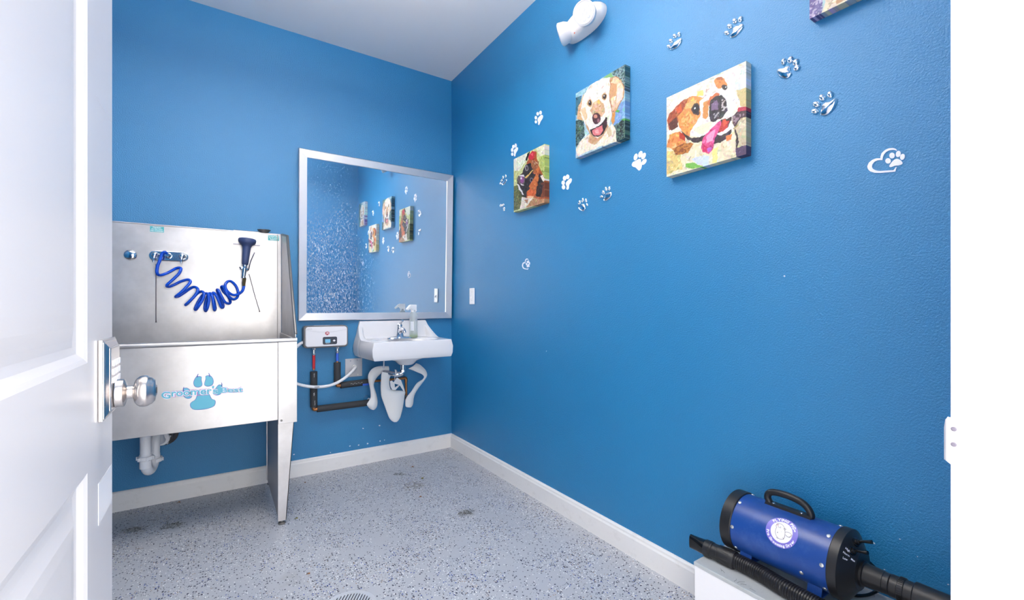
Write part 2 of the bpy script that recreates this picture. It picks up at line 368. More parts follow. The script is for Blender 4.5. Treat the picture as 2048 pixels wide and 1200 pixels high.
# front logo: teal paw pieces under slanting lettering
LOGO = (320, 730, 11.378)
def L(x, y, d=YT-.0004): return onY(LOGO[0]+x/LOGO[2], LOGO[1]+y/LOGO[2], d)
LT = mat('logo_teal', (96, 182, 204), .4); LO = mat('logo_violet_outline', (98, 108, 178), .4); LW = mat('logo_white_outline', (240, 238, 246), .4); LP = mat('logo_mauve_outline', (176, 130, 186), .4)
pieces = [
 [(880,265),(940,280),(935,350),(955,430),(930,480),(850,500),(790,470),(770,400),(795,330),(835,270)],
 [(1045,260),(1140,250),(1195,310),(1210,380),(1180,450),(1090,480),(1020,450),(1025,390),(1045,330)],
 [(530,590),(545,545),(610,530),(670,570),(700,640),(720,700),(690,745),(620,755),(560,720),(530,660)],
 [(1290,510),(1340,460),(1410,470),(1400,560),(1390,630),(1350,670),(1280,680),(1220,650)],
 [(900,600),(1060,600),(1130,700),(1170,770),(1240,800),(1255,860),(1220,930),(1120,975),(960,1005),(790,1010),(710,960),(695,890),(730,840),(810,790),(850,700)]]
tails = [[(850,280),(852,240),(872,200)], [(1130,265),(1125,220),(1108,180)], [(538,600),(532,550),(545,500)], [(1405,480),(1412,440),(1398,400)]]
lg = G(); lo = G()
for pc in pieces:
    s = spline([Vector((x, y, 0)) for x, y in pc], 5, True); c = sum(s, Vector())/len(s)
    lo.prism([L(*(c+(q-c).normalized()*((q-c).length+13)).xy, YT-.0002) for q in s], (0, -.0002, 0)); lg.prism([L(q.x, q.y, YT-.0005) for q in s], (0, -.0002, 0))
for tl in tails: lo.tube([L(x, y, YT-.0006) for x, y in tl], [.0022, .0018, .0012], 8)
lo.out('logo_paw_outline', LO, tub); lg.out('logo_paw', LT, tub, label='teal paw print logo on the front')
words = [('G', 130, 690, 235, 0), ('roomer', 600, 648, 168, -.14), ("'", 1203, 560, 168, 0), ('s', 1262, 615, 160, -.1), ('Best', 1640, 590, 185, -.06)]
def word(d, bold, m, nm):
    g = G()
    xs = {'G': (30, 240, 760, 215), 'roomer': (262, 1180, 715, 215), 's': (1200, 1320, 655, 200), "'": (1180, 1235, 600, 200), 'Best': (1385, 1895, 628, 215)}
    for t, (x0, x1, yb, sz_) in xs.items():
        v, f = glyphs(t, sz_*(1.0 if t in ('G', 'Best', "'") else .98), bold, 1)
        mn = min(q[0] for q in v); mx = max(q[0] for q in v); sc = (x1-x0)/(mx-mn)
        sl = {'G': 0, 'roomer': -.068, 's': -.05, "'": 0, 'Best': -.035}[t]
        vs = {'G': 1.0, 'roomer': 1.0, 's': 1.0, "'": .8, 'Best': .72}[t]
        g.add([L(x0+(q[0]-mn)*sc, yb-(q[1])*vs+sl*(x0+(q[0]-mn)*sc-x0), YT-d) for q in v], f)
    g.out(nm, m, tub)
word(.0010, 26, LP, 'logo_letter_border'); word(.0013, 17, LW, 'logo_letter_outline'); word(.0016, 4, LT, 'logo_lettering')

# ------------------------------------------------------------------ water valve with the coiled hose and spray gun
YP = YB-.0125
vf = thing('tub_mixing_valve', onY(337, 512, YP), 'chrome two-handle mixing valve on the tub backsplash', 'faucet')
a, b = onY(311, 511, YP), onY(365, 514, YP); zc = (a.z+b.z)/2; r = .0275
out_ = [(b.x+r*math.cos(t), YP, zc+r*math.sin(t)) for t in np.linspace(-math.pi/2, math.pi/2, 13)]+[(a.x+r*math.cos(t), YP, zc+r*math.sin(t)) for t in np.linspace(math.pi/2, 1.5*math.pi, 13)]
G().prism(out_, (0, -.012, 0)).out('valve_plate', CHROME, vf, bevel=.004)
for p in (a, b):
    h = G().lathe((p.x, YP-.012, zc+.002), (0, -1, 0), [(0, .018), (.01, .017), (.022, .015), (.03, .012), (.034, .006)], 24)
    hh = h.out('handle', CHROME, vf, smooth=True, auto=40)
    G().tube([(p.x, YP-.038, zc), (p.x-.002, YP-.05, zc-.018), (p.x-.003, YP-.052, zc-.042)], [.008, .006, .0035], 12).out('lever', CHROME, hh, smooth=True, auto=40)
m_ = onY(337, 511, YP); G().lathe((m_.x, YP-.012, zc+.002), (0, -1, 0), [(0, .016), (.012, .016), (.014, .012), (.03, .012), (.032, .009), (.05, .009)], 24).out('outlet', CHROME, vf, smooth=True, auto=40)
hs = thing('pet_sprayer', onY(440, 600, YP), 'blue coiled hose with slate blue spray gun hanging on the tub backsplash', 'sprayer')
C = [(262,410),(240,385),(208,402),(180,480),(150,560),(145,635),(180,662),(270,635),(380,578),(430,582),(410,640),(340,710),(265,780),(280,800),(340,782),(430,738),(515,716),(545,742),(500,800),(430,870),(370,918),(400,916),(470,872),(560,812),(612,808),(635,842),(605,900),(540,970),(488,1018),(515,1000),(570,940),(630,880),(682,858),(708,890),(690,960),(645,1030),(612,1075),(603,1060),(640,980),(690,905),(735,880),(765,905),(765,980),(748,1055),(728,1092),(718,1050),(735,960),(765,890),(790,882),(810,925),(820,1000),(832,1078),(845,1062),(830,980),(808,900),(822,872),(858,910),(890,980),(918,1048),(940,1035),(912,950),(866,845),(882,845),(920,920),(960,985),(1000,1003),(1025,985),(1000,920),(945,860),(918,805),(945,800),(970,860),(1010,920),(1060,952),(1105,930),(1118,870),(1090,790),(1030,735),(985,745),(962,790),(985,850),(1050,898),(1120,890),(1170,850),(1188,790)]
P2 = [(290+x/6, 440+y/6) for x, y in C]; dep = []
for i in range(len(P2)):
    dy = P2[min(i+1, len(P2)-1)][1]-P2[max(i-1, 0)][1]; dep.append(.045+.022*max(-1, min(1, dy/18)))
dep[0] = .055; dep[1] = .07; dep[-1] = dep[-2] = .05
pts = [onY(px, py, YP-d) for (px, py), d in zip(P2, dep)]
G().tube(spline(pts, 5), .0074, 12).out('coiled_hose', HOSE, hs, smooth=True, auto=60, label='blue coiled hose')
def vax(px, py, d=.05): return onY(px, py, YP-d)
p = vax(487.5, 566); q = vax(489, 557)
G().tube([p+Vector((0, 0, -.018)), p, q, q+Vector((0, 0, .004))], [.008, .0095, .0095, .007], 8).out('hose_coupling', BRASS, hs)
q0, q1, q2 = vax(487, 556), vax(489, 540), vax(490, 529)
G().lathe(q0, q2-q0, [(0, .013), (.006, .013), (.008, .010), (.03, .011), (.045, .012), (.055, .014), (.062, .012), ((q2-q0).length, .012)], 24).tube([vax(484, 538, .05), vax(481, 533, .052)], [.010, .008], 12).tube([vax(491, 541), vax(497, 538, .055)], [.009, .008], 12).out('spray_valve', CHROME, hs, smooth=True, auto=40)
g0, g1 = vax(490, 530), vax(495, 477)
LL = (g1-g0).length
G().lathe(g0, g1-g0, [(0, .0125), (.004, .0165), (LL*.25, .0185), (LL*.5, .020), (LL*.66, .022), (LL*.74, .028), (LL*.8, .040), (LL*.86, .046), (LL*.95, .047), (LL*.985, .043), (LL, .036)], 32).out('spray_grip', GRIP, hs, smooth=True, auto=50, label='slate blue grip and round spray head')
G().tube(spline([vax(497, 540, .06), vax(501, 524, .075), vax(506, 512, .075), vax(509, 505, .07)], 4), .0028, 8).out('squeeze_lever', mat('dark_chrome', (110, 108, 125), .25, .9), hs, smooth=True)
mat('dark_chrome', (110, 108, 125), .25, .9)
br = thing('sprayer_bracket', onY(493, 476, YP), 'stainless hook bracket over the top edge of the tub holding the sprayer', 'bracket')
a, b = onY(467, 461, YP-.004), onY(519, 491, YP-.004)
G().box(a.x, b.x, YP-.004, YP-.001, b.z, ZT+.004).box(a.x, b.x, YP-.004, YB+.012, ZT+.001, ZT+.004).box(a.x, b.x, YP-.022, YP-.001, b.z, b.z+.003).box(a.x, b.x, YP-.024, YP-.021, b.z, b.z+.008).out('bracket_plate', STEEL, br, bevel=.0006)
G().box(a.x-.0015, b.x+.0015, YP-.026, YP-.0005, b.z-.003, b.z).out('bracket_lip', mat('dark_chrome'), br, label='dark lower lip of the bracket')
st = thing('sink_strainer', onY(528, 466, YB-.005), 'small steel mesh drain strainer sitting on the tub top edge', 'strainer')
c = onY(528, 466, YB-.006); 
G().lathe((c.x, YB-.006, ZT+.0005), (0, 0, 1), [(0, .014), (.004, .022), (.010, .029), (.015, .034), (.017, .037), (.0185, .036), (.016, .030), (.008, .018)], 32).out('strainer_bowl', mat('worn_steel', (150, 145, 142), .35, 1), st, smooth=True, auto=40)
cab = mat('grey_cable', (120, 114, 122), .4, .4)
for pp, nm in ((((312, 528), (312, 560), (312, 600), (312, 643)), 'thin grey tether cable hanging below the mixing valve'), (((498, 548), (503, 566), (510, 592), (519, 622)), 'thin grey tether cable slanting down beside the spray gun')):
    pts = [onY(*q, YP-.004) for q in pp]; t = thing('tether_cable', pts[0], nm, 'cable')
    G().tube(spline(pts, 3), .0022, 8).out('cable', cab, t, smooth=True); G().tube([pts[-1], pts[-1]+Vector((0, 0, -.006))], [.003, .0035], 8).out('cable_end', cab, t)

# ------------------------------------------------------------------ drain trap below the tub
tr = thing('tub_drain_trap', onY(290, 960, -.4), 'white plastic drain trap hanging under the dog wash tub', 'pipe')
y1_ = -.37*H; t0 = onY(291, 900, y1_); X1 = t0.x; zn = onY(291, 917, y1_).z; zb = onY(291, 958, y1_).z
y2_ = -.26*H; t2 = onY(310, 905, y2_); X2 = t2.x; zn2 = onY(310, 920, y2_).z
G().tube([(X1, y1_, ZB+.03), (X1, y1_, zn)], .0215, 28).out('tailpiece', PVC, tr, smooth=True, auto=40)
G().tube([(X1, y1_, zn+.02), (X1, y1_, zn-.045)], .0235, 28).out('trap_sleeve', PVC, tr, smooth=True, auto=40)
def nut(c, d, r=.031, h=.022, nm='slip_nut'):
    g = G().lathe(c, d, [(0, r*.9), (.003, r), (h-.004, r), (h, r*.86)], 28)
    A = Vector(d).normalized(); up = Vector((0, 0, 1)) if abs(A.z) < .9 else Vector((0, 1, 0)); N = (up-A*up.dot(A)).normalized(); B = A.cross(N)
    for i in range(6):
        a = i*math.pi/3+.3; o = Vector(c)+A*(h/2)+(N*math.cos(a)+B*math.sin(a))*(r+.001); w_ = (N*-math.sin(a)+B*math.cos(a))*.004; rr = (N*math.cos(a)+B*math.sin(a))*.004; hh = A*(h/2-.003)
        g.hexa([o-w_-hh, o+w_-hh, o+w_+rr-hh, o-w_+rr-hh], [o-w_+hh, o+w_+hh, o+w_+rr+hh, o-w_+rr+hh])
    return g.out(nm, PVC, tr, smooth=True, auto=35)
nut((X1, y1_, zn-.008), (0, 0, 1))
D = Vector((X2-X1, y2_-y1_, 0)); mid = [Vector((X1, y1_, zn-.04))]; R_ = D.length/2
cz = zb+R_+.022
for i in range(13):
    a = math.pi*i/12; mid.append(Vector((X1, y1_, cz))+D*(.5-.5*math.cos(a))+Vector((0, 0, -R_*math.sin(a))))
mid.append(Vector((X2, y2_, zn2)))
G().tube(mid, .0215, 28).out('trap_bend', PVC, tr, smooth=True, auto=40)
nut((X2, y2_, zn2-.008), (0, 0, 1))
w1 = onY(330, 868, 0)
el = spline([(X2, y2_, zn2), (X2, y2_, zn2+.07), (X2+.003, y2_+.012, zn2+.11), (X2+.008, y2_+.05, zn2+.14), (w1.x-.01, -.12, w1.z-.004), (w1.x, -.005, w1.z)], 5)
G().tube(el, .0205, 28).out('trap_arm', PVC, tr, smooth=True, auto=40)
nut((X2+.007, y2_+.045, zn2+.136), (.15, 1, .12)); nut((w1.x-.008, -.10, w1.z-.003), (.1, 1, 0), .036)
G().lathe((w1.x, -.002, w1.z), (0, -1, 0), [(0, .062), (.004, .060), (.008, .045), (.06, .042)], 28).out('wall_flange', mat('black_rubber_flange', (50, 50, 54), .5), tr, smooth=True, auto=40, label='dark wall flange')

# ------------------------------------------------------------------ mirror
YM = -.012; ml = onY(596, 400, -.022).x; mr = -.012; mt = onY(596, 298, -.022).z; mb = onY(596, 642, -.022).z
mi = thing('wall_mirror', ((ml+mr)/2, 0, mb), 'large water-stained wall mirror in a brushed metal frame above the sink', 'mirror')
fw_ = onY(613, 400, -.022).x-ml
MG = bpy.data.materials.new('stained_mirror_glass'); MG.use_nodes = True; k = NT(MG); k.b.inputs['Metallic'].default_value = 1; k.b.inputs['Roughness'].default_value = .015
k.b.inputs['Base Color'].default_value = (.86, .9, .93, 1)
df = k.n('BsdfDiffuse', i_Color=(.78, .86, .93, 1)); v1 = k.co((1, 1, .42))
s1 = k.ramp(k.noise(230, 8, .75, k.co((1, 1, .3)), .3), .50, .62); gm = k.n('NewGeometry'); sx_ = k.n('SeparateXYZ', i_0=gm.outputs['Position'])
low = k.ramp(k.math('ADD', k.math('MULTIPLY', sx_.outputs[2], -1.1), k.math('ADD', k.math('MULTIPLY', k.noise(5, 3), .7), 1.85)), .05, .75)
s2 = k.ramp(k.noise(190, 5, .7), .58, .66)
lf = k.ramp(k.math('MULTIPLY', k.math('ADD', sx_.outputs[0], .12), -1.0), .42, .72, (.10, .10, .10), (1, 1, 1))
amt = k.math('MULTIPLY', k.math('MAXIMUM', k.math('MULTIPLY', s1, low), k.math('MULTIPLY', s2, .4)), lf)
amt = k.math('ADD', k.math('MULTIPLY', amt, .8), .02)
ms = k.n('MixShader', i_0=amt); k.t.links.new(k.b.outputs[0], ms.inputs[1]); k.t.links.new(df.outputs[0], ms.inputs[2]); k.t.links.new(ms.outputs[0], k.t.nodes['Material Output'].inputs[0])
G().box(ml+fw_*.8, mr-fw_*.8, -.011, -.006, mb+fw_*.8, mt-fw_*.8).out('mirror_glass', MG, mi)
FRM = steel('mirror_frame_metal', (222, 220, 222), .42, (60, 2, 60), .04)
for (ax, az, bx, bz) in ((ml, mb, ml, mt), (ml, mt, mr, mt), (mr, mt, mr, mb), (mr, mb, ml, mb)):
    ix = lambda x: x+fw_ if x == ml else x-fw_
    iz = lambda z: z+fw_ if z == mb else z-fw_
    ox = lambda x: x+.004 if x == ml else x-.004
    oz = lambda z: z+.004 if z == mb else z-.004
    V = [(ax, -.002, az), (ax, -.020, az), (ox(ax), -.024, oz(az)), (ix(ax), -.018, iz(az)), (ix(ax), -.010, iz(az)), (bx, -.002, bz), (bx, -.020, bz), (ox(bx), -.024, oz(bz)), (ix(bx), -.018, iz(bz)), (ix(bx), -.010, iz(bz))]
    G().add(V, [(0,1,2,3,4), (9,8,7,6,5)]+[(i, (i+1) % 5, 5+(i+1) % 5, 5+i) for i in range(5)]).out('frame_rail', FRM, mi)

mi.rotation_euler = (.028, 0, -.005); mi.location.y = -.006

# ------------------------------------------------------------------ wall-hung sink
SX = -.425*H; ZD = .796*H; ZU = .69*H; SY = -.388*H
sk = thing('wall_sink', (SX, 0, ZU), 'white wall-mounted sink with raised back under the mirror', 'sink')
def foot(s, t):                                       # s -1..1 across, t 0..1 from wall to front edge
    hw = .262*H*(1-t)+.236*H*t; ch = .0
    return Vector((SX+s*hw, -.003+t*(SY+.003), 0))
def ztop(x, y):
    u = (x-SX)/(.25*H); v = -y/(-SY)                     # v 0 wall .. 1 front
    z = ZD
    back = max(0, 1-max(0, (v-.055)/.10)); back = back*back*(3-2*back)
    z += (.905*H-ZD)*back
    e = max(0, (abs(u)-.80)/.14); e = min(1, e); e = e*e*(3-2*e)
    fin = max(0, 1-v/.46)**1.5
    z = max(z, ZD+(.905*H-ZD)*fin*e)
    # corners of the back pull inward at the top
    r2 = math.hypot((x-SX)/(.185*H), (y+.245*H)/(.118*H))
    if r2 < 1.12:
        q = min(1, (1.12-r2)/.34); q = q*q*(3-2*q); z -= .105*q+.012*max(0, 1-r2)
    return z
NX, NY = 72, 64
V = []; F = []
for j in range(NY+1):
    for i in range(NX+1):
        s, t = -1+2*i/NX, (j/NY)
        p = foot(s, t); z = ztop(p.x, p.y)
        # back and fins lean inward as they rise, like the photo's shoulders
        k_ = max(0, (z-ZD)/(.905*H-ZD)); p.x = SX+(p.x-SX)*(1-.16*k_)
        V.append(Vector((p.x, p.y, z)))
idx = lambda i, j: j*(NX+1)+i
for j in range(NY):
    for i in range(NX): F.append((idx(i, j), idx(i+1, j), idx(i+1, j+1), idx(i, j+1)))
rim = [idx(i, 0) for i in range(NX+1)]+[idx(NX, j) for j in range(1, NY+1)]+[idx(i, NY) for i in range(NX-1, -1, -1)]+[idx(0, j) for j in range(NY-1, 0, -1)]
prev = rim
def cl_(v, a, b): return max(a, min(b, v))
for zlev, grow, ins in ((ZD-.004, .002, 0), (ZD-.045, .012, 0), (ZU+.028, .010, 0), (ZU+.004, .001, 0), (ZU, -.006, 0)):
    new = []
    for q in rim:
        p = V[q]; base_ = Vector((p.x, p.y, 0)); d = Vector((base_.x-SX, 0, 0)); sgn = 1 if d.x > 0 else -1
        fx = min(1, max(0, (abs(d.x)-.2*H)/(.03*H)))
        nx = p.x+sgn*fx*grow+ (sgn*.036*fx*max(0, (p.z-ZD)/(.905*H-ZD)) if p.z > ZD+.01 else 0)
        ny = p.y-(grow*.4 if p.y < SY+.02 else 0); zz = zlev
        if zlev < ZD-.1 and p.y > SY*.75: zz = zlev+.0
        V.append(Vector((nx, ny, zz))); new.append(len(V)-1)
    for a in range(len(rim)):
        b = (a+1) % len(rim); F.append((prev[a], prev[b], new[b], new[a]))
    prev = new
F.append(tuple(prev))
bas = G().add(V, F).out('basin', CERAM, sk, smooth=True, auto=38)
bas.modifiers.new('bevel', 'BEVEL').width = .004; bas.modifiers['bevel'].segments = 3; bas.modifiers['bevel'].limit_method = 'ANGLE'; bas.modifiers['bevel'].angle_limit = .7
bc = onY(812, 730, -.24*H)
G().add([Vector((bc.x+rx*math.cos(a), -.24*H+ry*math.sin(a), ZU+.003-dz)) for rx, ry, dz in ((.150, .10, 0), (.125, .088, .016), (.075, .07, .028), (.055, .055, .048), (.045, .045, .056)) for a in [2*math.pi*i/28 for i in range(28)]],
    [(r*28+i, r*28+(i+1) % 28, (r+1)*28+(i+1) % 28, (r+1)*28+i) for r in range(4) for i in range(28)]+[tuple(4*28+i for i in range(28))]).out('bowl_underside', CERAM, sk, smooth=True, auto=50)
G().lathe((SX, -.245*H, ZD-.118), (0, 0, 1), [(0, .022), (.004, .022), (.005, .016)], 20).out('drain_ring', CHROME, sk)
fc = thing('sink_faucet', (SX-.005, -.145*H, ZD), 'chrome single-lever faucet on the white sink', 'faucet')
fx, fy = onZ(795, 676, ZD).x, -.150*H
G().add([Vector((fx+.088*math.copysign(abs(math.cos(a))**.9, math.cos(a))*s_, fy+.026*math.sin(a)*s_, ZD+z)) for s_, z in ((1, 0), (.98, .006), (.7, .013), (.3, .018)) for a in [2*math.pi*i/32 for i in range(32)]],
    [(r*32+i, r*32+(i+1) % 32, (r+1)*32+(i+1) % 32, (r+1)*32+i) for r in range(3) for i in range(32)]+[tuple(range(32))[::-1], tuple(96+i for i in range(32))]).out('base_plate', CHROME, fc, smooth=True, auto=50)
G().lathe((fx, fy, ZD+.004), (0, 0, 1), [(0, .033), (.012, .028), (.035, .0225), (.058, .019), (.07, .0185), (.078, .014)], 32).out('faucet_body', CHROME, fc, smooth=True, auto=50)
G().tube(spline([(fx, fy, ZD+.035), (fx-.004, fy-.035, ZD+.062), (fx-.008, fy-.085, ZD+.066), (fx-.01, fy-.115, ZD+.056), (fx-.01, fy-.124, ZD+.044)], 5), [.016]*6+[.013]*9+[.011]*6, 16).out('spout', CHROME, fc, smooth=True, auto=60)
G().lathe((fx, fy, ZD+.078), (0, .1, 1), [(0, .0165), (.006, .0185), (.014, .0185), (.022, .013), (.026, .006)], 24).tube(spline([(fx, fy+.004, ZD+.092), (fx+.004, fy-.012, ZD+.110), (fx+.010, fy-.035, ZD+.124)], 4), [.009]*4+[.0075]*4+[.006], 12).out('lever', CHROME, fc, smooth=True, auto=50)
# spray bottle
bb = onZ(827, 675, ZD); bt = thing('spray_bottle', (bb.x, bb.y, ZD), 'clear spray bottle with white trigger and green liquid on the sink', 'bottle')
CLR = mat('clear_plastic', (232, 238, 238), .22, Transmission_Weight=.55, IOR=1.2, Alpha=.75)
G().lathe((bb.x, bb.y, ZD+.0008), (0, 0, 1), [(0, .026), (.003, .0285), (.03, .0285), (.15, .0280), (.168, .0255), (.182, .015), (.196, .0135)], 32).out('bottle_body', CLR, bt, smooth=True, auto=50)
G().lathe((bb.x, bb.y, ZD+.0022), (0, 0, 1), [(0, .0255), (.002, .0272), (.019, .0272), (.0195, .002)], 32).out('green_liquid', mat('green_liquid', (150, 205, 80), .3), bt, smooth=True, auto=50)
pr = [(0, .196), (-.0, .235), (-.004, .243), (.030, .243), (.033, .24), (.033, .2), (.02, .196)]
th = G(); u_ = Vector((-.95, -.30, 0)); o_ = Vector((bb.x, bb.y, ZD)); s_ = Vector((.30, -.95, 0))*.024
out_ = [(.052, .206), (.060, .216), (.036, .240), (.024, .246), (-.018, .246), (-.020, .240), (-.020, .200), (-.006, .192), (.014, .192), (.016, .208), (.030, .222)]
th.prism([o_+u_*x+Vector((0, 0, z-.012))-s_*.5 for x, z in out_], s_)
trg = th.out('trigger_head', mat('white_plastic', (242, 242, 243), .35), bt, bevel=.002)
lbl = []; 
for z in (.05, .115):
    for i in range(13): a = math.radians(205+i*4); lbl.append(Vector((bb.x+.0288*math.cos(a), bb.y+.0288*math.sin(a), ZD+z)))
G().add(lbl, [(i, i+1, 14+i, 13+i) for i in range(12)]).out('bottle_label', mat('pale_label', (216, 220, 228), .5), bt)
# chrome trap under the sink
dt = thing('sink_drain_pipe', (bc.x, -.24*H, ZU-.12), 'chrome drain pipe beneath the sink bowl', 'pipe')
d0 = onY(806, 738, -.24*H); d1 = onY(803, 748, -.24*H); d2 = onY(772, 745, -.20*H)
G().tube([(d0.x, -.24*H, ZU-.045), (d0.x, -.24*H, d0.z-.016)], .017, 20).out('tailpiece', CHROME, dt, smooth=True, auto=40)
G().tube(spline([(d0.x, -.24*H, d0.z-.008), (d0.x-.003, -.24*H, d0.z-.022), (d0.x-.02, -.238*H, d0.z-.032), (d0.x-.05, -.23*H, d0.z-.032), (d2.x+.02, -.2*H, d2.z-.006), (d2.x-.02, -.12*H, d2.z), (d2.x-.03, -.003, d2.z)], 5), .0165, 20).out('trap_bend', CHROME, dt, smooth=True, auto=50)
G().lathe((d0.x, -.24*H, d0.z-.004), (0, 0, -1), [(0, .021), (.014, .021)], 8).lathe(onY(789, 746, -.23*H), (1, -.15, 0), [(0, .021), (.014, .021)], 8).out('slip_nut', CHROME, dt)
G().lathe(onY(789.5, 746, -.235*H), (1, -.15, 0), [(0, .0225), (.006, .0225)], 20).tube([onY(790, 752, -.235*H-.022), onY(789.5, 760, -.235*H-.022)], .002, 6).out('cable_tie', VINYL, dt)

# ------------------------------------------------------------------ tankless water heater and its pipes
YH = -.088; hl, hr = onY(607.5, 670, YH), onY(697, 670, YH); hz1, hz0 = .5*(onY(608, 652, YH).z+onY(697, 650.5, YH).z), .5*(onY(611, 697, YH).z+onY(694, 694, YH).z)
wh = thing('water_heater', ((hl.x+hr.x)/2, 0, hz0), 'small grey and white tankless water heater on the wall left of the sink', 'water heater')
def rrect(x0, x1, z0, z1, r, y, n=6):
    o = []
    for cx, cz, a0 in ((x1-r, z1-r, 0), (x0+r, z1-r, 90), (x0+r, z0+r, 180), (x1-r, z0+r, 270)):
        for i in range(n+1): a = math.radians(a0+90*i/n); o.append((cx+r*math.cos(a), y, cz+r*math.sin(a)))
    return o
G().prism(rrect(hl.x, hr.x, hz0, hz1, .022, -.002), (0, YH+.014, 0)).out('housing', mat('grey_housing', (112, 110, 112), .45), wh, bevel=.004, smooth=True, auto=35)
fcv = G().prism(rrect(hl.x+.009, hr.x-.009, hz0+.009, hz1-.007, .018, YH+.013), (0, -.015, 0)).out('front_cover', mat('heater_white', (228, 227, 232), .35), wh, bevel=.005, seg=3, smooth=True, auto=35)
Wd = hr.x-hl.x
arc = [(hl.x+.012+(Wd-.024)*i/16, YH-.0022, hz1-.026-.016*math.sin(math.pi*i/16)) for i in range(17)]
G().tube(arc, .0011, 6).out('cover_crease', mat('crease_grey', (205, 204, 210), .4), fcv)
lc = onY(654.5, 666.5, YH-.002)
g = G(); ring = lambda r, d: [(lc.x+r*math.cos(a), d, lc.z+r*math.sin(a)) for a in [2*math.pi*i/28 for i in range(28)]]
emb = g.prism(ring(.0125, YH-.002), (0, -.001, 0)).out('round_emblem', mat('emblem_red', (176, 36, 62), .4), fcv, label='round red emblem')
EW = mat('emblem_white', (240, 236, 240), .4)
def ep(pts): return [(lc.x+x*.0125, YH-.0031, lc.z+z*.0125) for x, z in pts]
G().prism(ep([(-.55, .72), (-.1, .75), (.45, .55), (.55, .25), (.2, .05), (.75, .1), (.72, -.05), (.15, -.12), (-.25, .12), (.2, .22), (.3, .38), (-.05, .5), (-.42, .5)]), (0, -.0004, 0)).prism(ep([(-.35, .35), (-.18, .35), (-.45, -.75), (-.62, -.62)]), (0, -.0004, 0)).prism(ep([(-.12, .0), (.12, -.1), (.7, -.55), (.45, -.72)]), (0, -.0004, 0)).out('emblem_mark', EW, emb)
p0, p1 = onY(645.5, 674, YH-.002), onY(674, 688, YH-.002)
ds = G().prism(rrect(p0.x, p1.x, p1.z, p0.z, .009, YH-.0021), (0, -.003, 0)).out('display_panel', mat('panel_charcoal', (58, 62, 74), .3), fcv, bevel=.0008)
s0, s1 = onY(650, 678.5, YH), onY(660.5, 685, YH); scr = mat('lcd_screen', (120, 190, 225), .3)
G().box(s0.x, s1.x, YH-.0058, YH-.005, s1.z, s0.z).out('lcd_screen', scr, ds)
g = G()
for i in range(4): g.box(s0.x+.004+i*.006, s0.x+.008+i*.006, YH-.0062, YH-.0058, s1.z-.0045, s1.z-.002)
kx = onY(668, 681, YH); g.out('screen_caption', EW, ds)
G().lathe((kx.x, YH-.005, kx.z), (0, -1, 0), [(0, .0065), (.003, .006), (.0035, .003)], 20).prism([(kx.x-.0105, YH-.0052, kx.z), (kx.x, YH-.0052, kx.z+.0035), (kx.x+.0105, YH-.0052, kx.z), (kx.x, YH-.0052, kx.z-.0035)], (0, -.0006, 0)).out('control_knob', EW, ds)
g = G()
for i, wv in enumerate((5, 3, 4, 3)): x_ = hl.x+.02+i*.0075; g.box(x_, x_+.0055, YH-.0024, YH-.0019, hz1-.0205, hz1-.018)
g.out('tiny_print', mat('print_grey', (150, 150, 158), .5), fcv)
p0, p1 = onY(628, 650, -.05), onY(661, 650, -.05); G().box(p0.x, p1.x, -.068, -.03, hz1-.001, hz1+.0012).out('top_label', mat('label_silver', (190, 190, 195), .4), wh)
YPp = -.055
def foam_run(name, label, fit, tube_a, tube_b, foamv, foamh, col, elbow_col):
    t = thing(name, onY(*foamv[1], YPp), label, 'pipe')
    f0 = onY(*fit[0], YPp); f0.z = hz0-.0005; f1 = onY(*fit[1], YPp); f1.x = f0.x
    G().tube([f0, Vector((f0.x, YPp, f0.z-.012))], .0125, 6).tube([f0+Vector((0, 0, -.01)), f1], .0095, 14).tube([f1+Vector((0, 0, .010)), f1+Vector((0, 0, .002))], .0118, 6).out('threaded_fitting', CHROME, t, smooth=True, auto=40)
    a, b = onY(*tube_a, YPp), onY(*tube_b, YPp); a.x = b.x = f0.x; b.z -= .02
    G().tube([Vector((f0.x, YPp, f1.z+.004)), Vector((f0.x, YPp, b.z+.01))], .0072, 14).out('copper_stub', COPPER, t, smooth=True, auto=40)
    G().tube([a, b+Vector((0, 0, .016+.004))], .0088, 14).out('coloured_tube', col, t, smooth=True, auto=40)
    v0, v1 = onY(*foamv[0], YPp), onY(*foamv[1], YPp); v0.x = v1.x = f0.x
    G().tube([v0, v1], .0218, 24).out('foam_sleeve', FOAM, t, smooth=True, auto=40)
    h0, h1 = onY(*foamh[0], YPp), onY(*foamh[1], YPp)
    G().tube([h0, h1], .0215, 24).out('foam_sleeve', FOAM, t, smooth=True, auto=40)
    G().tube(spline([(v1.x, YPp, v1.z+.01), (v1.x, YPp, h0.z+.006), (v1.x+.006, YPp, h0.z), (h0.x+.01, YPp, h0.z)], 4), .0125, 14).out('elbow', elbow_col, t, smooth=True, auto=40)
    pm = mat('foam_print_white', (225, 228, 230), .6); g = G()
    return t, v0, v1, h0, h1, pm
t1, v0, v1, h0, h1, pm = foam_run('hot_water_pipe', 'foam-wrapped pipe with a red tube at its top running down from the heater', ((627.5, 700), (627.5, 710)), (627.5, 710), (628, 737), ((628.5, 743), (628.5, 814)), ((634, 818), (739, 805)), REDP, COPPER)
def scribble(g, x, z0, z1, n, dx=.0):
    for i in range(n):
        zc = z0+(z1-z0)*i/(n-1); g.tube([(x-.004+random.uniform(0, .003), YPp-.0214, zc), (x+.004+random.uniform(-.003, 0), YPp-.0214, zc+.004)], .0009, 5)
for aa, bb_ in ((.06, .15), (.60, .67), (.82, .93)):
    g = G(); scribble(g, v0.x+random.uniform(-.002, .004), v0.z+(v1.z-v0.z)*aa, v0.z+(v1.z-v0.z)*bb_, 5); g.out('foam_print', pm, t1)
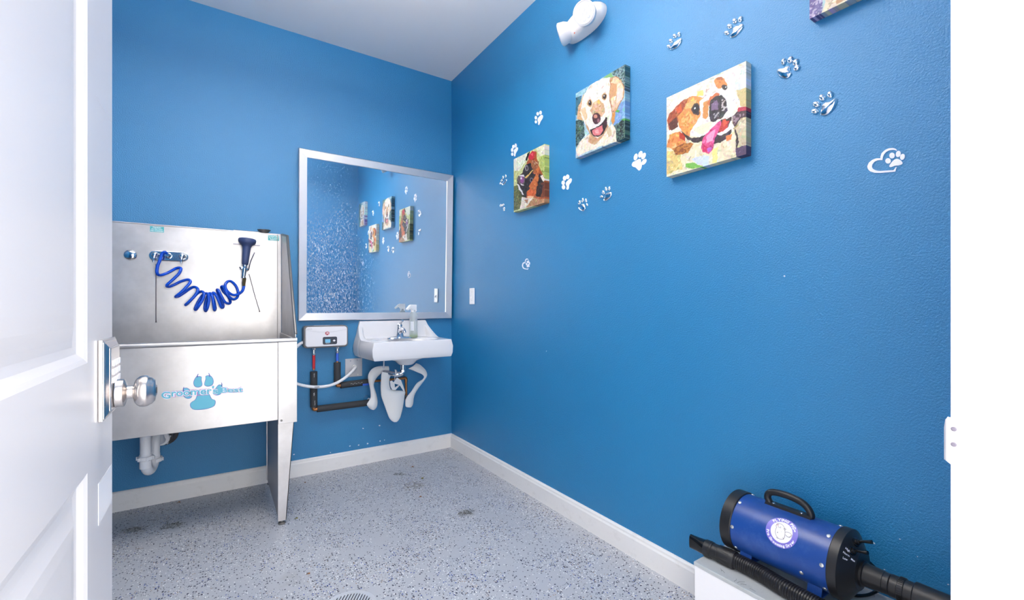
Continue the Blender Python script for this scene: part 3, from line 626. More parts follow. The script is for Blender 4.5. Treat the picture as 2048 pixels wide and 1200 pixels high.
t2, v0, v1, h0, h1, pm = foam_run('cold_water_pipe', 'foam-wrapped pipe with a blue top and copper end behind the drain covers', ((674.5, 697), (674.5, 705)), (674.5, 706), (675, 722), ((675, 725), (675, 765)), ((681, 770.5), (745, 762.5)), BLUEP, COPPER)
g = G(); a, b = onY(701, 767, YPp), onY(722, 764.5, YPp)
for i in range(7):
    p = a.lerp(b, i/6); g.tube([p+Vector((-.003, -.0213, .0)), p+Vector((.003, -.0213, .004*(-1)**i))], .0009, 5)
g.out('foam_print', pm, t2)
a, b = onY(724, 768, YPp), onY(736, 767, YPp); G().box(a.x, b.x, YPp-.0222, YPp-.012, a.z-.008, a.z+.004).out('blue_tag', BLUEP, t2, label='blue tag on the foam')
e0 = h1; e1 = onY(812, 756, YPp); e1.z = e1.z; e2 = onY(812.5, 792, YPp)
G().tube([e0, e1-Vector((.012, 0, 0)), ], .0085, 16).tube([e1-Vector((0, 0, .012)), e2], .0085, 16).tube(spline([e1-Vector((.03, 0, 0)), e1-Vector((.006, 0, 0)), e1-Vector((0, 0, .006)), e1-Vector((0, 0, .03))], 4), .0105, 16).out('copper_pipe', COPPER, t2, smooth=True, auto=50)
G().lathe(e2+Vector((0, 0, .006)), (0, 0, -1), [(0, .011), (.008, .012), (.012, .009), (.02, .013), (.03, .013)], 12).lathe(e2+Vector((0, 0, -.012)), (0, -1, 0), [(0, .008), (.03, .007), (.034, .012), (.04, .012)], 12).out('shutoff_valve', STEELD, t2)
# escutcheon where the hot line meets the wall
es = onY(735, 797, -.02); t = thing('pipe_escutcheon', es, 'small chrome wall escutcheon behind the lower foam pipe end', 'fitting')
G().lathe((es.x, -.001, es.z), (0, -1, 0), [(0, .022), (.004, .021), (.012, .014), (.05, .010)], 24).out('escutcheon', CHROME, t, smooth=True, auto=40)
# electrical cover plate with flexible conduit
pa, pb = onY(690.5, 718, -.006), onY(724.5, 752, -.006)
bp_ = thing('wall_plate', ((pa.x+pb.x)/2, 0, pb.z), 'square grey metal wall plate behind the sink edge with the white conduit in it', 'wall plate')
wp = G().box(pa.x, pb.x, -.006, -.0005, pb.z, pa.z).out('cover_plate', mat('plate_grey', (190, 190, 196), .35, .3), bp_, bevel=.002)
for x, z in ((.3, .88), (.7, .9), (.28, .12), (.72, .1)): G().lathe((pa.x+(pb.x-pa.x)*x, -.0058, pb.z+(pa.z-pb.z)*z), (0, -1, 0), [(0, .0035), (.0015, .003)], 10).out('screw', NICKEL, wp)
cn = onY(711, 733, -.006)
G().lathe((cn.x-.008, -.006, cn.z), (0, -1, 0), [(0, .014), (.008, .014), (.009, .011)], 8).out('conduit_connector', mat('white_plastic', (242, 242, 243), .35), bp_)
cd_ = thing('flexible_conduit', onY(640, 773, -.05), 'white flexible conduit looping from the water heater to the square wall plate', 'conduit')
pts = [(hl.x+.012, -.045, onY(606, 684, -.045).z), onY(601, 687, -.05), onY(593, 694, -.055), onY(583, 706, -.06), onY(577, 725, -.06), onY(580, 750, -.065), onY(590, 765, -.088), onY(606, 771, -.092), onY(630, 774, -.095), onY(655, 772, -.095), onY(675, 765, -.088), onY(692, 754, -.075), onY(704, 743, -.05), onY(710.5, 735, -.03), Vector((cn.x-.008, -.0125, cn.z))]
G().tube(spline(pts, 6), .0098, 16).out('conduit', PVC, cd_, smooth=True, auto=60)
pm2 = onY(634, 774, -.108); G().box(pm2.x-.014, pm2.x+.014, -.1075, -.09, pm2.z-.003, pm2.z+.003).out('conduit_print', mat('print_grey', (150, 150, 158), .5), cd_)
# three soft vinyl pipe covers hanging open under the sink
def cover(label, rows, y, cup=.3):
    # rows: (left px, left py, right px, right py, depth shift); each row is an arched strip across the shell
    t = thing('drain_pipe_cover', onY(rows[-1][0], rows[-1][1], y), label, 'pipe cover', 'white vinyl pipe covers')
    V = []; M = 8
    R2 = []
    for i in range(len(rows)-1):
        for j in range(4):
            q = j/4; a, b, c, d = rows[max(i-1, 0)], rows[i], rows[i+1], rows[min(i+2, len(rows)-1)]
            R2.append([.5*(2*b[k]+(c[k]-a[k])*q+(2*a[k]-5*b[k]+4*c[k]-d[k])*q*q+(3*b[k]-a[k]-3*c[k]+d[k])*q**3) for k in range(5)])
    R2.append(list(rows[-1]))
    for l, lp, r, rp, d in R2:
        A, B = onY(l, lp, y+d), onY(r, rp, y+d); wd = (B-A).length
        for i in range(M+1):
            q = i/M; P = A.lerp(B, q); P.y -= cup*wd*math.sin(math.pi*q)-.0; V.append(P)
    n = len(R2); F = [(r*(M+1)+i, r*(M+1)+i+1, (r+1)*(M+1)+i+1, (r+1)*(M+1)+i) for r in range(n-1) for i in range(M)]
    o = link('cover_shell', V, F, VINYL, t, smooth=True, solid=.0045, sub=1); return t
Z6 = lambda x, y: (720+x/8.569, 710+y/8.569)
def rows6(L_): return [(*Z6(a, b), *Z6(c, d), e) for a, b, c, d, e in L_]
cover('white vinyl pipe cover at left, bent like a hook', rows6([(490,190,500,275,.0),(440,192,470,275,0),(340,190,410,275,0),(240,215,330,345,0),(175,270,275,405,0),(138,350,240,480,0),(142,440,238,540,.005),(165,540,262,620,.01),(180,640,285,700,.01),(180,730,300,790,.005),(140,800,298,850,0),(115,850,285,895,0),(155,905,255,930,0),(190,925,228,940,0)]), -.15*H, .22)
cover('white vinyl pipe cover at right, a thin strip folded back on itself', rows6([(960,140,825,235,.02),(1020,160,900,262,.01),(1075,205,990,300,0),(1125,260,1060,330,0),(1150,330,1095,370,0),(1130,390,1070,420,0),(1060,490,985,470,0),(1000,570,930,540,0),(945,660,880,620,0),(920,740,820,690,0),(915,800,780,760,0),(905,850,775,820,0),(880,890,778,875,0),(850,895,800,890,0)]), -.17*H, .18)
cover('largest white vinyl pipe cover, hanging in the middle with a torn top', rows6([(372,290,520,310,.0),(362,340,545,335,0),(358,420,505,400,0),(352,520,515,560,0),(355,620,575,600,0),(360,700,768,620,0),(385,780,765,700,0),(410,850,755,790,0),(440,930,735,900,0),(470,1010,712,1000,0),(500,1080,690,1070,0),(540,1125,660,1115,0),(585,1147,630,1144,0)]), -.20*H, .16)
# torn flap of the middle cover
cv = [o for o in COL.objects if o.name.startswith('drain_pipe_cover')][-1]
g = G()
fl = [Z6(*q) for q in ((512,450),(545,440),(590,480),(600,600),(550,600),(520,540))]; g.prism([onY(*q, -.20*H-.022) for q in fl], (0, -.004, 0))
fl = [Z6(*q) for q in ((572,470),(630,382),(700,430),(735,520),(775,640),(745,620),(680,520),(600,605),(590,560),(660,510),(590,490))]; g.prism([onY(*q, -.20*H-.019) for q in fl], (0, -.004, 0))
g.out('torn_flap', VINYL, cv, bevel=.001)
# supply tube stub above the left cover
sp0 = onY(768, 716, -.2*H); t = thing('supply_tube', sp0, 'short grey supply tube between the sink and the left pipe cover', 'pipe')
G().tube([(sp0.x, -.2*H, ZU+.01), onY(767.5, 737, -.2*H)], .0055, 12).out('tube', mat('plate_grey', (190, 190, 196), .35), t, smooth=True, auto=40)

# ------------------------------------------------------------------ floor drain and litter
fd = thing('floor_drain', (0, 0, 0), 'round white slotted floor drain at the bottom of the picture', 'drain')
e = onZ(716, 1182, 0); ctr = onZ(716, 1181.5, 0); R0 = .1
ctr = Vector((ctr.x, ctr.y-.0, 0))+Vector((-FWD.x, -FWD.y, 0))*R0
fd.location = (ctr.x, ctr.y, 0); ORG[fd] = Vector((ctr.x, ctr.y, 0))
DR = mat('drain_metal', (206, 208, 214), .4, .3)
G().lathe((ctr.x, ctr.y, .0002), (0, 0, 1), [(0, .1), (.003, .0985), (.0035, .083), (.001, .082)], 64).out('drain_rim', DR, fd, smooth=True, auto=30)
G().lathe((ctr.x, ctr.y, .0005), (0, 0, 1), [(0, .081), (.0012, .081)], 48).out('drain_well', mat('drain_dark', (22, 24, 44), .6), fd)
g = G(); ang = math.radians(57); dxn = Vector((math.cos(ang), math.sin(ang), 0)); dyn = Vector((-math.sin(ang), math.cos(ang), 0))
for i in range(-7, 8):
    off = i*.0108; L_ = math.sqrt(max(0, .083**2-off**2))
    if L_ < .01: continue
    c_ = ctr+dyn*off+Vector((0, 0, .0016)); g.prism([c_-dxn*L_-dyn*.0033, c_+dxn*L_-dyn*.0033, c_+dxn*L_+dyn*.0033, c_-dxn*L_+dyn*.0033], (0, 0, .0022))
c_ = ctr+Vector((0, 0, .0016)); g.prism([c_-dyn*.08-dxn*.006, c_+dyn*.08-dxn*.006, c_+dyn*.08+dxn*.006, c_-dyn*.08+dxn*.006], (0, 0, .0023))
g.out('grate', DR, fd)
LEAF = mat('dry_leaf', (138, 98, 66), .7); LEAFY = mat('yellowed_leaf', (128, 122, 62), .7); HAIR = mat('clipped_hair', (98, 98, 92), .8)
def leaf(px, py, s, m, label, a0):
    c = onZ(px, py, .001); V = []
    for i in range(11):
        a = 2*math.pi*i/11; r = s*(1, .8, .45, .38, .3, .7, .85, .4, .45, .42, .7)[i]
        V.append(Vector((c.x+r*math.cos(a+a0), c.y+r*.7*math.sin(a+a0), .002+.003*math.sin(2*a))))
    V.append(Vector((c.x, c.y, .0035)))
    n = 11; o = link('dry_leaf', V, [(i, (i+1) % n, n) for i in range(n)], m, None, solid=.0008)
    props(o, label, 'leaf', 'dry leaves on the floor')
leaf(824, 934, .014, LEAF, 'small reddish brown leaf bit on the floor toward the corner, the farthest back', .3)
leaf(845, 957, .018, LEAFY, 'yellowish leaf bit on the floor in front of the sink', 1)
leaf(840, 994, .013, LEAF, 'tiny orange brown leaf bit on the floor in front of the smudged hair patch', .5)
leaf(610, 965, .010, LEAF, 'brown leaf bit on the floor right of the tub leg, near the skirting', 2)
leaf(592, 1037, .010, LEAFY, 'tan leaf bit on the floor beside the front tub foot', .2)
leaf(357, 1005, .012, LEAF, 'brown leaf bit on the floor under the tub', .8)
leaf(616, 1148, .009, LEAF, 'dark leaf bit on the floor near the round drain', 0.1)
def tuft(px, py, r, n, label, m=HAIR):
    c = onZ(px, py, 0); g = G(); rr = random.Random(px)
    for i in range(n):
        a = rr.uniform(0, 6.28); d = r*math.sqrt(rr.random()); p = Vector((c.x+d*math.cos(a)*1.3, c.y+d*math.sin(a), .001)); b = rr.uniform(0, 6.28); L_ = rr.uniform(.012, .03)
        g.tube([p, p+Vector((math.cos(b)*L_*.5, math.sin(b)*L_*.5, rr.uniform(.001, .004))), p+Vector((math.cos(b+.7)*L_, math.sin(b+.7)*L_, .0008))], .00045, 3)
    o = g.out('hair_tuft', m); props(o, label, 'hair', 'hair tufts on the floor', 'stuff')
tuft(932, 1026, .032, 90, 'grey tuft of clipped dog hair on the open floor in front of the right wall')
tuft(828, 972, .05, 70, 'thin smudge of dog hair on the floor in front of the sink', mat('brown_hair', (128, 120, 104), .8))
tuft(798, 949, .02, 30, 'dark wisp of dog hair on the floor nearest the sink wall')
tuft(345, 1051, .035, 70, 'dark tuft of dog hair on the floor under the tub')
tuft(270, 1059, .035, 60, 'dark tuft of dog hair on the floor beside the open door')

# ------------------------------------------------------------------ light switch and emergency light on the right wall
a, b = onX(938, 577, 0), onX(948.5, 608, 0); a2, b2 = onX(938, 577, -.007), onX(948.5, 608, -.007)
yc = (a2.y+b2.y)/2; zc = (a2.z+b2.z)/2; hh = .058; ww = .036
ls = thing('light_switch', (0, yc, zc-hh), 'white light switch plate on the right wall near the corner', 'switch')
pw = mat('white_plastic')
sw = G().box(-.006, -.0005, yc-ww, yc+ww, zc-hh, zc+hh).out('switch_plate', pw, ls, bevel=.003)
G().hexa([(-.0062, yc-.006, zc-.014), (-.0062, yc+.006, zc-.014), (-.0062, yc+.006, zc+.006), (-.0062, yc-.006, zc+.006)], [(-.020, yc-.004, zc-.018), (-.020, yc+.004, zc-.018), (-.018, yc+.004, zc-.008), (-.018, yc-.004, zc-.008)]).out('toggle', pw, ls)
for z in (-.03, .03): G().lathe((-.0055, yc, zc+z), (-1, 0, 0), [(0, .003), (.0012, .0025)], 10).out('screw', NICKEL, sw)
EW_ = mat('emergency_white', (236, 232, 232), .42)
pc = onX(1166, 43, -.03); el_ = thing('emergency_light', (0, pc.y, pc.z-.06), 'white oblong emergency light with two round lamp heads high on the right wall', 'emergency light')
V = []; rings = ((0, 1.0), (-.02, 1.0), (-.04, .93), (-.055, .78), (-.062, .5), (-.064, .2))
aH, bH = .140, .062
for x, s_ in rings:
    for i in range(40):
        t = 2*math.pi*i/40; V.append(Vector((x-.001, pc.y+.008+aH*s_*math.copysign(abs(math.cos(t))**.8, math.cos(t))*(1 if s_ > .9 else s_**.35), pc.z+.0+bH*s_*math.copysign(abs(math.sin(t))**.9, math.sin(t)))))
F = [(r*40+i, r*40+(i+1) % 40, (r+1)*40+(i+1) % 40, (r+1)*40+i) for r in range(len(rings)-1) for i in range(40)]+[tuple(range(40)), tuple(200+i for i in range(40))]
hs_ = G().add(V, F).out('housing', EW_, el_, smooth=True, auto=60)
LENS = mat('lens_white', (244, 244, 246), .25)
def head(c, d, nm):
    d = Vector(d).normalized(); c = Vector(c)
    h = G().lathe(c-d*.028, d, [(-.012, .020), (0, .040), (.02, .050), (.045, .054), (.052, .054), (.054, .050), (.053, .0475)], 40).out('lamp_head', EW_, el_, smooth=True, auto=45, label=nm)
    l = G().lathe(c+d*.0235, d, [(0, .047), (.003, .0465), (.0045, .040), (.0045, 0.001)], 40).out('lens', LENS, h, smooth=True, auto=45)
    up = Vector((0, 0, 1)); N = (up-d*up.dot(d)).normalized(); B = d.cross(N); g = G()
    g.tube([c+d*.0275+(N*math.cos(t)+B*math.sin(t))*.0475 for t in [2*math.pi*i/40 for i in range(40)]], .0012, 6, cyclic=True)
    for r, n in ((.030, 8), (.011, 3)):
        for i in range(n):
            t = 2*math.pi*i/n; q = c+d*.0275+(N*math.cos(t)+B*math.sin(t))*r; g.lathe(q, d, [(0, .0085), (.0016, .006), (.002, .001)], 12)
    g.out('reflector_cells', mat('lens_detail', (212, 212, 218), .3), l)
hp = onX(1171, 28, -.085); head(hp, (-.78, -.42, -.30), 'round lamp head facing the room')
hp = onX(1130, 66, -.065); head(hp, (-.55, .78, -.22), 'round lamp head turned toward the corner')
ip = onX(1149, 66, -.066); G().lathe((-.0655, ip.y, ip.z), (-1, 0, 0), [(0, .0035), (.002, .003)], 12).out('indicator_lamp', mat('indicator_orange', (232, 110, 80), .4), el_, label='small orange indicator lamp')

# ------------------------------------------------------------------ paw and heart decals
def ell(cx, cy, rx, ry, ang=0, n=14):
    a = math.radians(ang); return [(cx+rx*math.cos(t)*math.cos(a)-ry*math.sin(t)*math.sin(a), cy+rx*math.cos(t)*math.sin(a)+ry*math.sin(t)*math.cos(a)) for t in [2*math.pi*i/n for i in range(n)]]
def crop(x0, y0, s): return lambda x, y: (x0+x/s, y0+y/s)
def piece(pts2, cf, m, parent, nm, dome=False, smoothn=3):
    P = [onX(*cf(*q), -.001) for q in pts2]
    if smoothn > 1: P = spline(P, smoothn, True)
    for p in P: p.x = -.0006
    n = len(P); c = sum(P, Vector())/n
    if not dome: return G().prism(P, (-.0012, 0, 0)).out(nm, m, parent)
    # moulded mirror piece: bevelled flank up to an off-centre ridge
    rings = [(1, 0), (1, .002), (.86, .0042), (.62, .0062), (.34, .0074)]
    V = [c+(p-c)*s_+Vector((-h, 0, 0)) for s_, h in rings for p in P]+[c+Vector((-.0078, 0, 0))]
    F = [tuple(range(n))]+[(r*n+i, r*n+(i+1) % n, (r+1)*n+(i+1) % n, (r+1)*n+i) for r in range(len(rings)-1) for i in range(n)]+[((len(rings)-1)*n+i, (len(rings)-1)*n+(i+1) % n, len(rings)*n) for i in range(n)]
    return link(nm, V, F, m, parent, smooth=True)
def paw(name, cf, toes, pad, m, dome, label, cat, grp):
    c = onX(*cf(*pad[0]), 0); t = thing(name, c, label, cat, grp)
    for q in toes: piece(ell(*q), cf, m, t, 'toe', dome, 1)
    piece(pad, cf, m, t, 'pad', dome)
c5 = crop(980, 100, 3.528); c75 = crop(990, 280, 7.5); c857 = crop(1140, 290, 8.57); c10 = crop(1300, 20, 10.24); c15 = crop(1520, 100, 8.572)
GW, GC = 'flat white paw decals on the right wall', 'mirror paw decals on the right wall'
paw('paw_decal', c5, [(324,507,8,11),(324,478,8.5,13),(337,450,9,13),(357,442,9,14)], [(340,480),(356,463),(368,458),(375,468),(371,484),(360,500),(353,515),(347,529),(340,526),(341,510),(336,495)], DECAL, False, 'flat white paw decal alone on the wall high above the boxer dog canvas', 'paw decal', GW)
paw('paw_decal', c75, [(260,213,18,25),(258,150,18,30),(277,100,19,28),(311,85,17,33)], [(286,150),(310,125),(330,110),(345,115),(345,145),(328,175),(312,205),(305,240),(292,247),(285,225),(289,200),(282,175)], DECAL, False, 'flat white paw decal touching the top left corner of the boxer dog canvas', 'paw decal', GW)
paw('paw_decal', c5, [(519,968,12,16),(517,937,12,16),(527,905,12,17),(548,895,12,17)], [(537,935),(552,918),(570,905),(578,915),(572,935),(560,950),(556,978),(546,986),(539,978),(542,962),(536,950)], DECAL, False, 'flat white paw decal just right of the boxer dog canvas', 'paw decal', GW)
paw('paw_decal', c857, [(1127,205,31,60,15),(1207,160,33,61,20),(1262,190,33,62,25),(1269,290,33,60,37)], [(1060,340),(1080,295),(1120,275),(1155,255),(1190,238),(1215,250),(1218,290),(1232,350),(1215,410),(1185,437),(1160,420),(1125,385),(1080,372)], DECAL, False, 'largest flat white paw decal, between the golden dog canvas and the bulldog canvas', 'paw decal', GW)
C_ = lambda *a: paw('mirror_paw', *a, 'mirror paw', GC)
C_(c857, [(165,985,20,42,12),(222,945,18,42,8),(280,950,18,40,-8),(300,1022,16,30,-12)], [(140,1070),(175,1045),(212,1008),(240,1012),(258,1045),(266,1085),(235,1137),(190,1128),(155,1103)], MCHROME, True, 'mirror paw low on the wall, leftmost of the pair right of the boxer dog canvas')
C_(c857, [(545,885,28,26),(575,810,26,40,-20),(624,750,20,40,-12),(680,745,20,40,5)], [(600,880),(622,830),(665,812),(705,805),(718,830),(700,890),(650,940),(600,965),(575,945),(585,915)], MCHROME, True, 'mirror paw low on the wall, right one of the pair below the golden dog canvas')
C_(c75, [(84,650,13,20),(102,605,14,22),(124,560,11,28),(163,540,12,28)], [(100,655),(135,615),(168,588),(177,605),(160,645),(130,678),(108,678)], MCHROME, True, 'mirror paw at the left side of the boxer dog canvas')
C_(c75, [(88,982,13,25),(110,980,12,22),(131,970,12,20),(141,1025,13,25),], [(128,1050),(140,1040),(152,1050),(145,1070),(132,1068)], MCHROME, True, 'small mirror paw at the lower left corner of the boxer dog canvas')
C_(c10, [(388,748,42,42,-30),(430,633,42,52),(510,532,40,52),(602,497,34,58,12)], [(408,808),(450,740),(520,640),(580,605),(640,575),(657,600),(640,660),(590,740),(525,795),(440,817)], MCHROME, True, 'mirror paw at the top of the wall, to the right of the emergency light')
C_(c10, [(1573,472,58,50,-25),(1632,333,55,58),(1738,222,50,62,10),(1858,188,43,72,25)], [(1630,550),(1680,480),(1700,385),(1750,332),(1820,315),(1895,280),(1918,310),(1905,370),(1830,470),(1750,540),(1672,573)], MCHROME, True, 'mirror paw highest on the wall, above the bulldog canvas')
C_(c15, [(405,200,38,65,20),(525,168,46,72,32),(616,210,46,72,35),(635,307,44,72,48)], [(290,355),(330,318),(400,305),(460,275),(500,272),(520,300),(522,350),(545,400),(525,445),(480,482),(420,490),(350,468),(308,420)], MCHROME, True, 'mirror paw to the right of the top of the bulldog canvas')
C_(c15, [(940,1052,68,48,-10),(968,930,68,54),(1068,815,62,60),(1205,760,54,62,15)], [(1030,1110),(1058,1010),(1065,950),(1120,900),(1200,880),(1260,845),(1305,822),(1322,870),(1300,950),(1230,1050),(1150,1112),(1075,1127)], MCHROME, True, 'mirror paw farthest right, nearest the white door jamb')
ch = crop(1720, 280, 15)
outer = [(1110,302),(1075,268),(1040,250),(960,240),(850,255),(740,310),(650,400),(617,500),(612,550),(500,550),(380,590),(270,680),(220,790),(240,880),(300,940),(430,983),(600,990),(900,965),(1060,950),(1088,900),(1105,810)]
inner = [(1085,805),(1040,880),(1010,905),(850,915),(600,930),(480,915),(390,870),(355,800),(380,720),(440,650),(540,605),(680,605),(690,520),(720,440),(790,360),(880,310),(980,295),(1050,300),(1095,325)]
toesH = [(845,628,83,82),(965,468,83,88),(1150,420,72,98,15),(1278,507,72,93,20)]
padH = [(880,780),(930,700),(1000,620),(1080,570),(1160,575),(1240,630),(1280,690),(1250,735),(1150,765),(1060,770),(980,800),(910,815)]
def heart(label, off, big):
    P = lambda x, y: onX(*ch(x, y), -.0006)+off
    t = thing('heart_paw_decal', P(600, 900), label, 'heart decal', 'white heart and paw decals')
    inn = inner[::-1]
    # band as quads between the two outlines resampled to the same count
    def res(L_, n):
        d = [0]
        for a, b in zip(L_, L_[1:]): d.append(d[-1]+math.dist(a, b))
        return [(float(np.interp(d[-1]*i/(n-1), d, [q[0] for q in L_])), float(np.interp(d[-1]*i/(n-1), d, [q[1] for q in L_]))) for i in range(n)]
    # split both outlines at the heart's notch so that the band keeps its width
    oa, ob = res(outer[:9], 14), res(outer[8:19], 24)
    ia, ib = res(inn[:8], 14), res(inn[7:17], 24)
    O = oa+ob[1:]+[outer[-1]]; I = ia+ib[1:]+[inner[0]]
    n = len(O); V = [P(*q) for q in O]+[P(*q) for q in I]; V += [v+Vector((-.0012, 0, 0)) for v in V]
    F = []
    for i in range(n-1):
        F += [(i, i+1, n+i+1, n+i), (2*n+i, 3*n+i, 3*n+i+1, 2*n+i+1), (i, 2*n+i, 2*n+i+1, i+1), (n+i, n+i+1, 3*n+i+1, 3*n+i)]
    link('heart_outline', V, F, DECAL, t)
    for q in toesH:
        G().prism([P(*z) for z in ell(*q, n=18)], (-.0012, 0, 0)).out('toe', DECAL, t)
    G().prism([P(*(z.x, z.y)) for z in spline([Vector((x, y, 0)) for x, y in padH], 3, True)], (-.0012, 0, 0)).out('pad', DECAL, t)
heart('large white heart outline with a paw, alone at the far right of the blue wall', Vector((0, 0, 0)), True)
cb = onX(*ch(790, 640), 0); cs = onX(1052.5, 528.5, 0)
heart('small distant white heart outline with a paw, above and right of the light switch', cs-cb, False)

# ------------------------------------------------------------------ canvas prints
def inpoly(X, Y, poly):
    ins = np.zeros(X.shape, bool); n = len(poly); j = n-1
    for i in range(n):
        xi, yi = poly[i]; xj, yj = poly[j]
        c = ((yi > Y) != (yj > Y)) & (X < (xj-xi)*(Y-yi)/((yj-yi) or 1e-9)+xi); ins ^= c; j = i
    return ins
def snoise(N, cells, r):
    g = r.standard_normal((cells+2, cells+2)); t = np.linspace(0, cells, N, endpoint=False); i = t.astype(int); f = t-i; f = f*f*(3-2*f)
    a = g[np.ix_(i, i)]; b = g[np.ix_(i, i+1)]; c = g[np.ix_(i+1, i)]; d = g[np.ix_(i+1, i+1)]
    return (a*(1-f)[None]+b*f[None])*(1-f)[:, None]+(c*(1-f)[None]+d*f[None])*f[:, None]
def canvas(label, yL, yR, zB, zT_, cf_inv, bg, shapes, seed, depth=.033, N=230):
    t = thing('canvas_print', (0, (yL+yR)/2, zB), label, 'picture', 'dog portraits on canvas')
    r = np.random.default_rng(seed); X = np.zeros((N, N)); Y = np.zeros((N, N))
    us = np.linspace(0, 1, N)
    for j in range(N):
        for i in range(N):
            p = (-depth, yL+(yR-yL)*us[i], zB+(zT_-zB)*us[j]); X[j, i], Y[j, i] = cf_inv(proj(p), us[i], us[j])
    amp = (X.max()-X.min())/330
    Xw = X+amp*(snoise(N, 18, r)*2+snoise(N, 50, r)*.7); Yw = Y+amp*(snoise(N, 18, r)*2+snoise(N, 50, r)*.7)
    img = np.zeros((N, N, 3)); img[:] = bg
    def dab(mask, n, size, jit):
        ys_, xs_ = np.nonzero(mask)
        if not len(ys_): return
        for _ in range(n):
            k_ = r.integers(len(ys_)); cy, cx = ys_[k_], xs_[k_]; rr = max(1.5, size*r.uniform(.4, 1)); a = r.uniform(0, 3.14)
            y0_, y1_, x0_, x1_ = int(max(0, cy-rr)), int(min(N, cy+rr+1)), int(max(0, cx-rr)), int(min(N, cx+rr+1))
            yy, xx = np.mgrid[y0_:y1_, x0_:x1_]; u = (xx-cx)*math.cos(a)+(yy-cy)*math.sin(a); v = -(xx-cx)*math.sin(a)+(yy-cy)*math.cos(a)
            m_ = (np.abs(u) < rr*.9) & (np.abs(v) < rr*.38) & mask[y0_:y1_, x0_:x1_]
            img[y0_:y1_, x0_:x1_][m_] = np.clip(img[cy, cx]+r.normal(0, jit)+r.normal(0, jit*.45, 3), 0, 255)
    dab(np.ones((N, N), bool), 1400, 9, 13)
    for s_ in shapes:
        pts, col = s_[0], s_[1]; jit = s_[2] if len(s_) > 2 else 12; amt_ = s_[3] if len(s_) > 3 else 1
        if len(pts) == 4 and not isinstance(pts[0], tuple): pts = ell(pts[0], pts[1], pts[2], pts[3], 0, 20)
        m_ = inpoly(Xw, Yw, pts)
        if jit < 0:                                    # loose broken pattern of the collage paper
            m_ &= (snoise(N, 60, r) > .1); jit = 8
        img[m_] = img[m_]*(1-amt_)+np.array(col)*amt_
        A = int(m_.sum()); 
        if jit: dab(m_, int(A/22), 7 if A > 1500 else 3.5, jit)
    cx_ = img/255.; linr = np.where(cx_ <= .04045, cx_/12.92, ((cx_+.055)/1.055)**2.4)
    M = N+2; V = []; colr = np.zeros((M, M, 4)); colr[..., 3] = 1
    for j in range(M):
        for i in range(M):
            ii, jj = min(max(i-1, 0), N-1), min(max(j-1, 0), N-1); edge_ = i in (0, M-1) or j in (0, M-1)
            V.append(Vector((-.001 if edge_ else -depth, yL+(yR-yL)*us[ii], zB+(zT_-zB)*us[jj]))); colr[j, i, :3] = linr[jj, ii]
    F = [(j*M+i, j*M+i+1, (j+1)*M+i+1, (j+1)*M+i) for j in range(M-1) for i in range(M-1)]
    me = bpy.data.meshes.new('printed_canvas'); o_ = ORG[t]; me.from_pydata([tuple(v-o_) for v in V], [], F)
    ca = me.color_attributes.new('print', 'FLOAT_COLOR', 'POINT'); ca.data.foreach_set('color', colr.reshape(-1).astype(np.float32))
    bm = bmesh.new(); bm.from_mesh(me); bmesh.ops.recalc_face_normals(bm, faces=bm.faces); bm.to_mesh(me); bm.free()
    o = bpy.data.objects.new('printed_canvas', me); COL.objects.link(o); o.parent = t; me.materials.append(PRINT)
PRINT = mat('canvas_print_ink', (255, 255, 255), .5); k = NT(PRINT); at_ = k.n('VertexColor', layer_name='print'); k.to(k.mix(.16, at_.outputs[0], (0, 0, 0)), 'Base Color')
inv5 = lambda p, u, v: ((p[0]-980)*3.528, (p[1]-100)*3.528)
inv6 = lambda p, u, v: ((p[0]-1300)*3.53, (p[1]-100)*3.53)
def quad(tl, bl, tr_, br_, dp=.033):
    a, b, c, d = [onX(*q, -dp) for q in (tl, bl, tr_, br_)]
    return (a.y+b.y)/2, (c.y+d.y)/2, (b.z+d.z)/2, (a.z+c.z)/2
